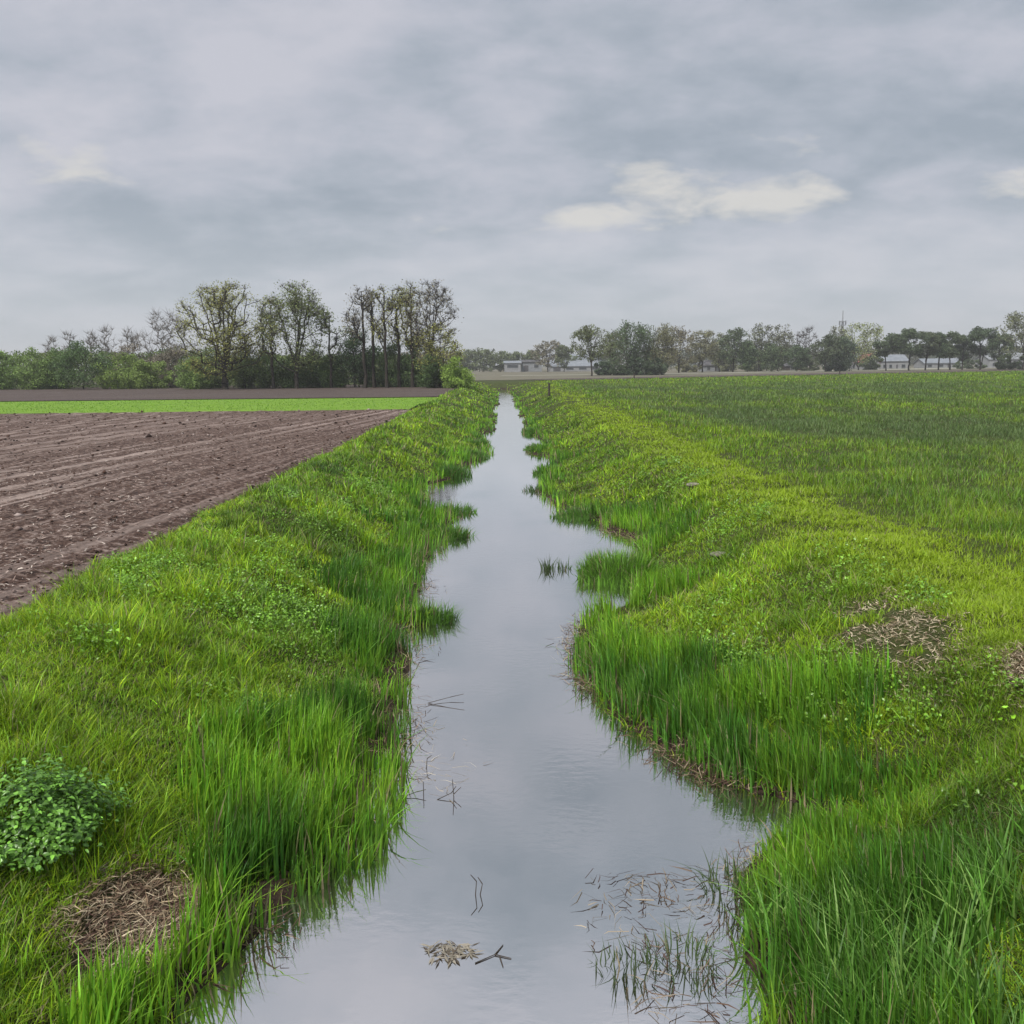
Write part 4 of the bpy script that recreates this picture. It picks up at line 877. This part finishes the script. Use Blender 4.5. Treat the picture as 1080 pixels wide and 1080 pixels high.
# ------------------------------------------------------------------ telecom mast
d = 520; xm = X_at(884, d); Hm = H_at(884, 329, d)
rt = empty('telecom_mast', (xm, d, 0), 'slender grey lattice mast with a ring of antennas rising above the far trees', 'mast')
b = MB(); 
for sx, sy in ((1,1), (1,-1), (-1,1), (-1,-1)): b.tube((sx*1.1, sy*1.1, 0), (sx*.35, sy*.35, Hm*.80), .16, .12, 5)
k = 0; z = 0
while z < Hm*.78:
    w0 = 1.1-.75*z/(Hm*.8); z2 = z+1.6; w1 = 1.1-.75*z2/(Hm*.8)
    for A0, B0 in (((-1,-1),(1,-1)), ((1,-1),(1,1)), ((1,1),(-1,1)), ((-1,1),(-1,-1))):
        b.tube((A0[0]*w0, A0[1]*w0, z), (B0[0]*w1, B0[1]*w1, z2), .06, .06, 4); b.tube((A0[0]*w1, A0[1]*w1, z2), (B0[0]*w1, B0[1]*w1, z2), .05, .05, 4)
    z = z2
b.build('lattice', M_STEEL, rt)
MB().tube((0,0,Hm*.78), (0,0,Hm), .32, .20, 6).build('antenna_pole', M_STEEL, rt)
MB().tube((0,0,Hm*.735), (0,0,Hm*.745), 1.7, 1.7, 12).tube((0,0,Hm*.80), (0,0,Hm*.81), 1.9, 1.9, 12).build('platform', M_STEEL, rt)
for i in range(6):
    a = i*math.pi/3; MB().box(-.16, .16, -.1, .1, -1.1, 1.1).build('antenna', M_GREYW, rt).location = (1.8*math.cos(a), 1.8*math.sin(a), Hm*.785)

# ------------------------------------------------------------------ haze
b = MB(); b.box(-3000, 3000, -60, 4700, -3, 48); hz = b.build('haze', M_STONE)
mt, nt, out = new_mat('haze_air'); pv = N(nt, 'ShaderNodeVolumePrincipled', Density=.00042, Anisotropy=.2); pv.inputs['Color'].default_value = (.97,.97,.97,1)
nt.links.new(pv.outputs[0], out.inputs['Volume']); hz.data.materials[0] = mt; tag(hz, kind='stuff'); hz['label'] = 'thin pale haze in the air over the fields'; hz['category'] = 'haze'

# ------------------------------------------------------------------ sky and sun
SUN_EL, SUN_AZ = math.radians(52), math.radians(215)     # from behind-left, high
wd = bpy.data.worlds.new('World'); S.world = wd; wd.use_nodes = True; nt = wd.node_tree; nt.nodes.clear(); L = nt.links
wo = nt.nodes.new('ShaderNodeOutputWorld'); bg = nt.nodes.new('ShaderNodeBackground'); L.new(bg.outputs[0], wo.inputs[0])
sky = nt.nodes.new('ShaderNodeTexSky'); sky.sky_type = 'NISHITA'; sky.sun_disc = False; sky.sun_elevation = SUN_EL; sky.sun_rotation = SUN_AZ
tc = nt.nodes.new('ShaderNodeTexCoord'); sx = nt.nodes.new('ShaderNodeSeparateXYZ'); L.new(tc.outputs['Generated'], sx.inputs[0])
def MA(op, a, b=None, c=None, clamp=False):
    n = nt.nodes.new('ShaderNodeMath'); n.operation = op; n.use_clamp = clamp
    for i, v in enumerate((a, b, c)):
        if v is None: continue
        if isinstance(v, (int, float)): n.inputs[i].default_value = v
        else: L.new(v, n.inputs[i])
    return n.outputs[0]
zc = MA('MAXIMUM', sx.outputs['Z'], 0.0); zd = MA('ADD', zc, .30)
cx = MA('DIVIDE', sx.outputs['X'], zd); cy = MA('DIVIDE', sx.outputs['Y'], zd)
cb = nt.nodes.new('ShaderNodeCombineXYZ'); L.new(cx, cb.inputs[0]); L.new(cy, cb.inputs[1])
def wn(scale, detail, rough, off, dist=0):
    mp = nt.nodes.new('ShaderNodeMapping'); mp.inputs['Location'].default_value = off; mp.inputs['Scale'].default_value = (1, 1.15, 1); L.new(cb.outputs[0], mp.inputs[0])
    n = N(nt, 'ShaderNodeTexNoise', Scale=scale, Detail=detail, Roughness=rough, Distortion=dist); L.new(mp.outputs[0], n.inputs['Vector']); return n.outputs['Fac']
nA = wn(1.25, 7, .52, (3.1, 1.7, 0), .1); nB = wn(3.6, 9, .60, (7.3, 2.2, 0), .15)
mixn = MA('ADD', MA('MULTIPLY', nA, .52), MA('MULTIPLY', nB, .48))
cr = ramp(nt, [(.41, (.285,.325,.375)), (.475, (.345,.378,.430)), (.53, (.405,.425,.480)), (.61, (.475,.480,.530))], mixn)
# paler toward the horizon, brighter overhead like a real overcast sky
lowf = nt.nodes.new('ShaderNodeMapRange'); lowf.inputs[1].default_value = 0; lowf.inputs[2].default_value = .16; lowf.inputs[3].default_value = .75; lowf.inputs[4].default_value = 0; L.new(zc, lowf.inputs[0])
c1 = mixc(nt, cr.outputs[0], (.50,.53,.57), lowf.outputs[0])
# thinner breaks in the cloud where light comes through
brk = None
def dirv(px, py):
    v = Fv+(px-540)/FOC*Rv+(540-py)/FOC*Uv; return v/np.linalg.norm(v)
for (px, py, rx, ry, amp) in ((85, 170, 52, 26, .8), (640, 228, 75, 20, .8), (815, 212, 85, 18, 1.0), (675, 190, 45, 18, .7), (760, 165, 70, 30, .5), (1075, 190, 50, 18, .8), (850, 172, 30, 26, .5), (470, 245, 90, 18, .35)):
    c = dirv(px, py); e1 = dirv(px+10, py)-c; e1 /= np.linalg.norm(e1); e2 = dirv(px, py-10)-c; e2 /= np.linalg.norm(e2)
    def dot(e):
        v = nt.nodes.new('ShaderNodeVectorMath'); v.operation = 'DOT_PRODUCT'; L.new(tc.outputs['Generated'], v.inputs[0]); v.inputs[1].default_value = tuple(e); return v.outputs['Value']
    a = MA('DIVIDE', MA('SUBTRACT', dot(e1), float(c@e1)), rx/1000); b = MA('DIVIDE', MA('SUBTRACT', dot(e2), float(c@e2)), ry/1000)
    g = MA('MULTIPLY', MA('POWER', 2.718, MA('MULTIPLY', MA('ADD', MA('MULTIPLY', a, a), MA('MULTIPLY', b, b)), -1.0)), amp)
    g = MA('MULTIPLY', g, MA('GREATER_THAN', sx.outputs['Y'], 0))
    brk = g if brk is None else MA('ADD', brk, g)
nC = wn(6.0, 8, .62, (1.3, 5.2, 0), .2)
bf = nt.nodes.new('ShaderNodeMapRange'); bf.inputs[1].default_value = .67; bf.inputs[2].default_value = .88; bf.inputs[3].default_value = 0; bf.inputs[4].default_value = .85
L.new(MA('ADD', MA('MULTIPLY', brk, .42), MA('MULTIPLY', nC, .95)), bf.inputs[0])
c2 = mixc(nt, c1, (.60,.58,.545), bf.outputs[0])
zen = nt.nodes.new('ShaderNodeMapRange'); zen.inputs[1].default_value = .42; zen.inputs[2].default_value = 1; zen.inputs[3].default_value = 1; zen.inputs[4].default_value = 2.0; L.new(zc, zen.inputs[0])
vs = nt.nodes.new('ShaderNodeVectorMath'); vs.operation = 'SCALE'; L.new(c2, vs.inputs[0]); L.new(zen.outputs[0], vs.inputs[3])
sk = nt.nodes.new('ShaderNodeVectorMath'); sk.operation = 'SCALE'; L.new(sky.outputs[0], sk.inputs[0]); sk.inputs[3].default_value = .1
fin = mixc(nt, sk.outputs[0], vs.outputs[0], .94)
EXPO = 1.55
L.new(fin, bg.inputs[0]); bg.inputs[1].default_value = 1.22/(2**EXPO)
sl = bpy.data.lights.new('sun', 'SUN'); sl.energy = 1.5; sl.angle = math.radians(10); sl.color = (1, .96, .9)
so = bpy.data.objects.new('sun', sl); COL.objects.link(so)
sd = np.array([math.sin(SUN_AZ)*math.cos(SUN_EL), math.cos(SUN_AZ)*math.cos(SUN_EL), math.sin(SUN_EL)])
from mathutils import Vector
so.rotation_euler = Vector(sd).to_track_quat('Z', 'Y').to_euler()

S.render.engine = 'CYCLES'
S.view_settings.view_transform = 'Standard'; S.view_settings.look = 'None'; S.view_settings.exposure = EXPO; S.view_settings.gamma = 1; S.view_settings.use_curve_mapping = False
S.cycles.max_bounces = 6; S.cycles.diffuse_bounces = 3; S.cycles.glossy_bounces = 3; S.cycles.transmission_bounces = 4; S.cycles.volume_bounces = 0; S.cycles.transparent_max_bounces = 4
S.render.resolution_x = 1024; S.render.resolution_y = 1024
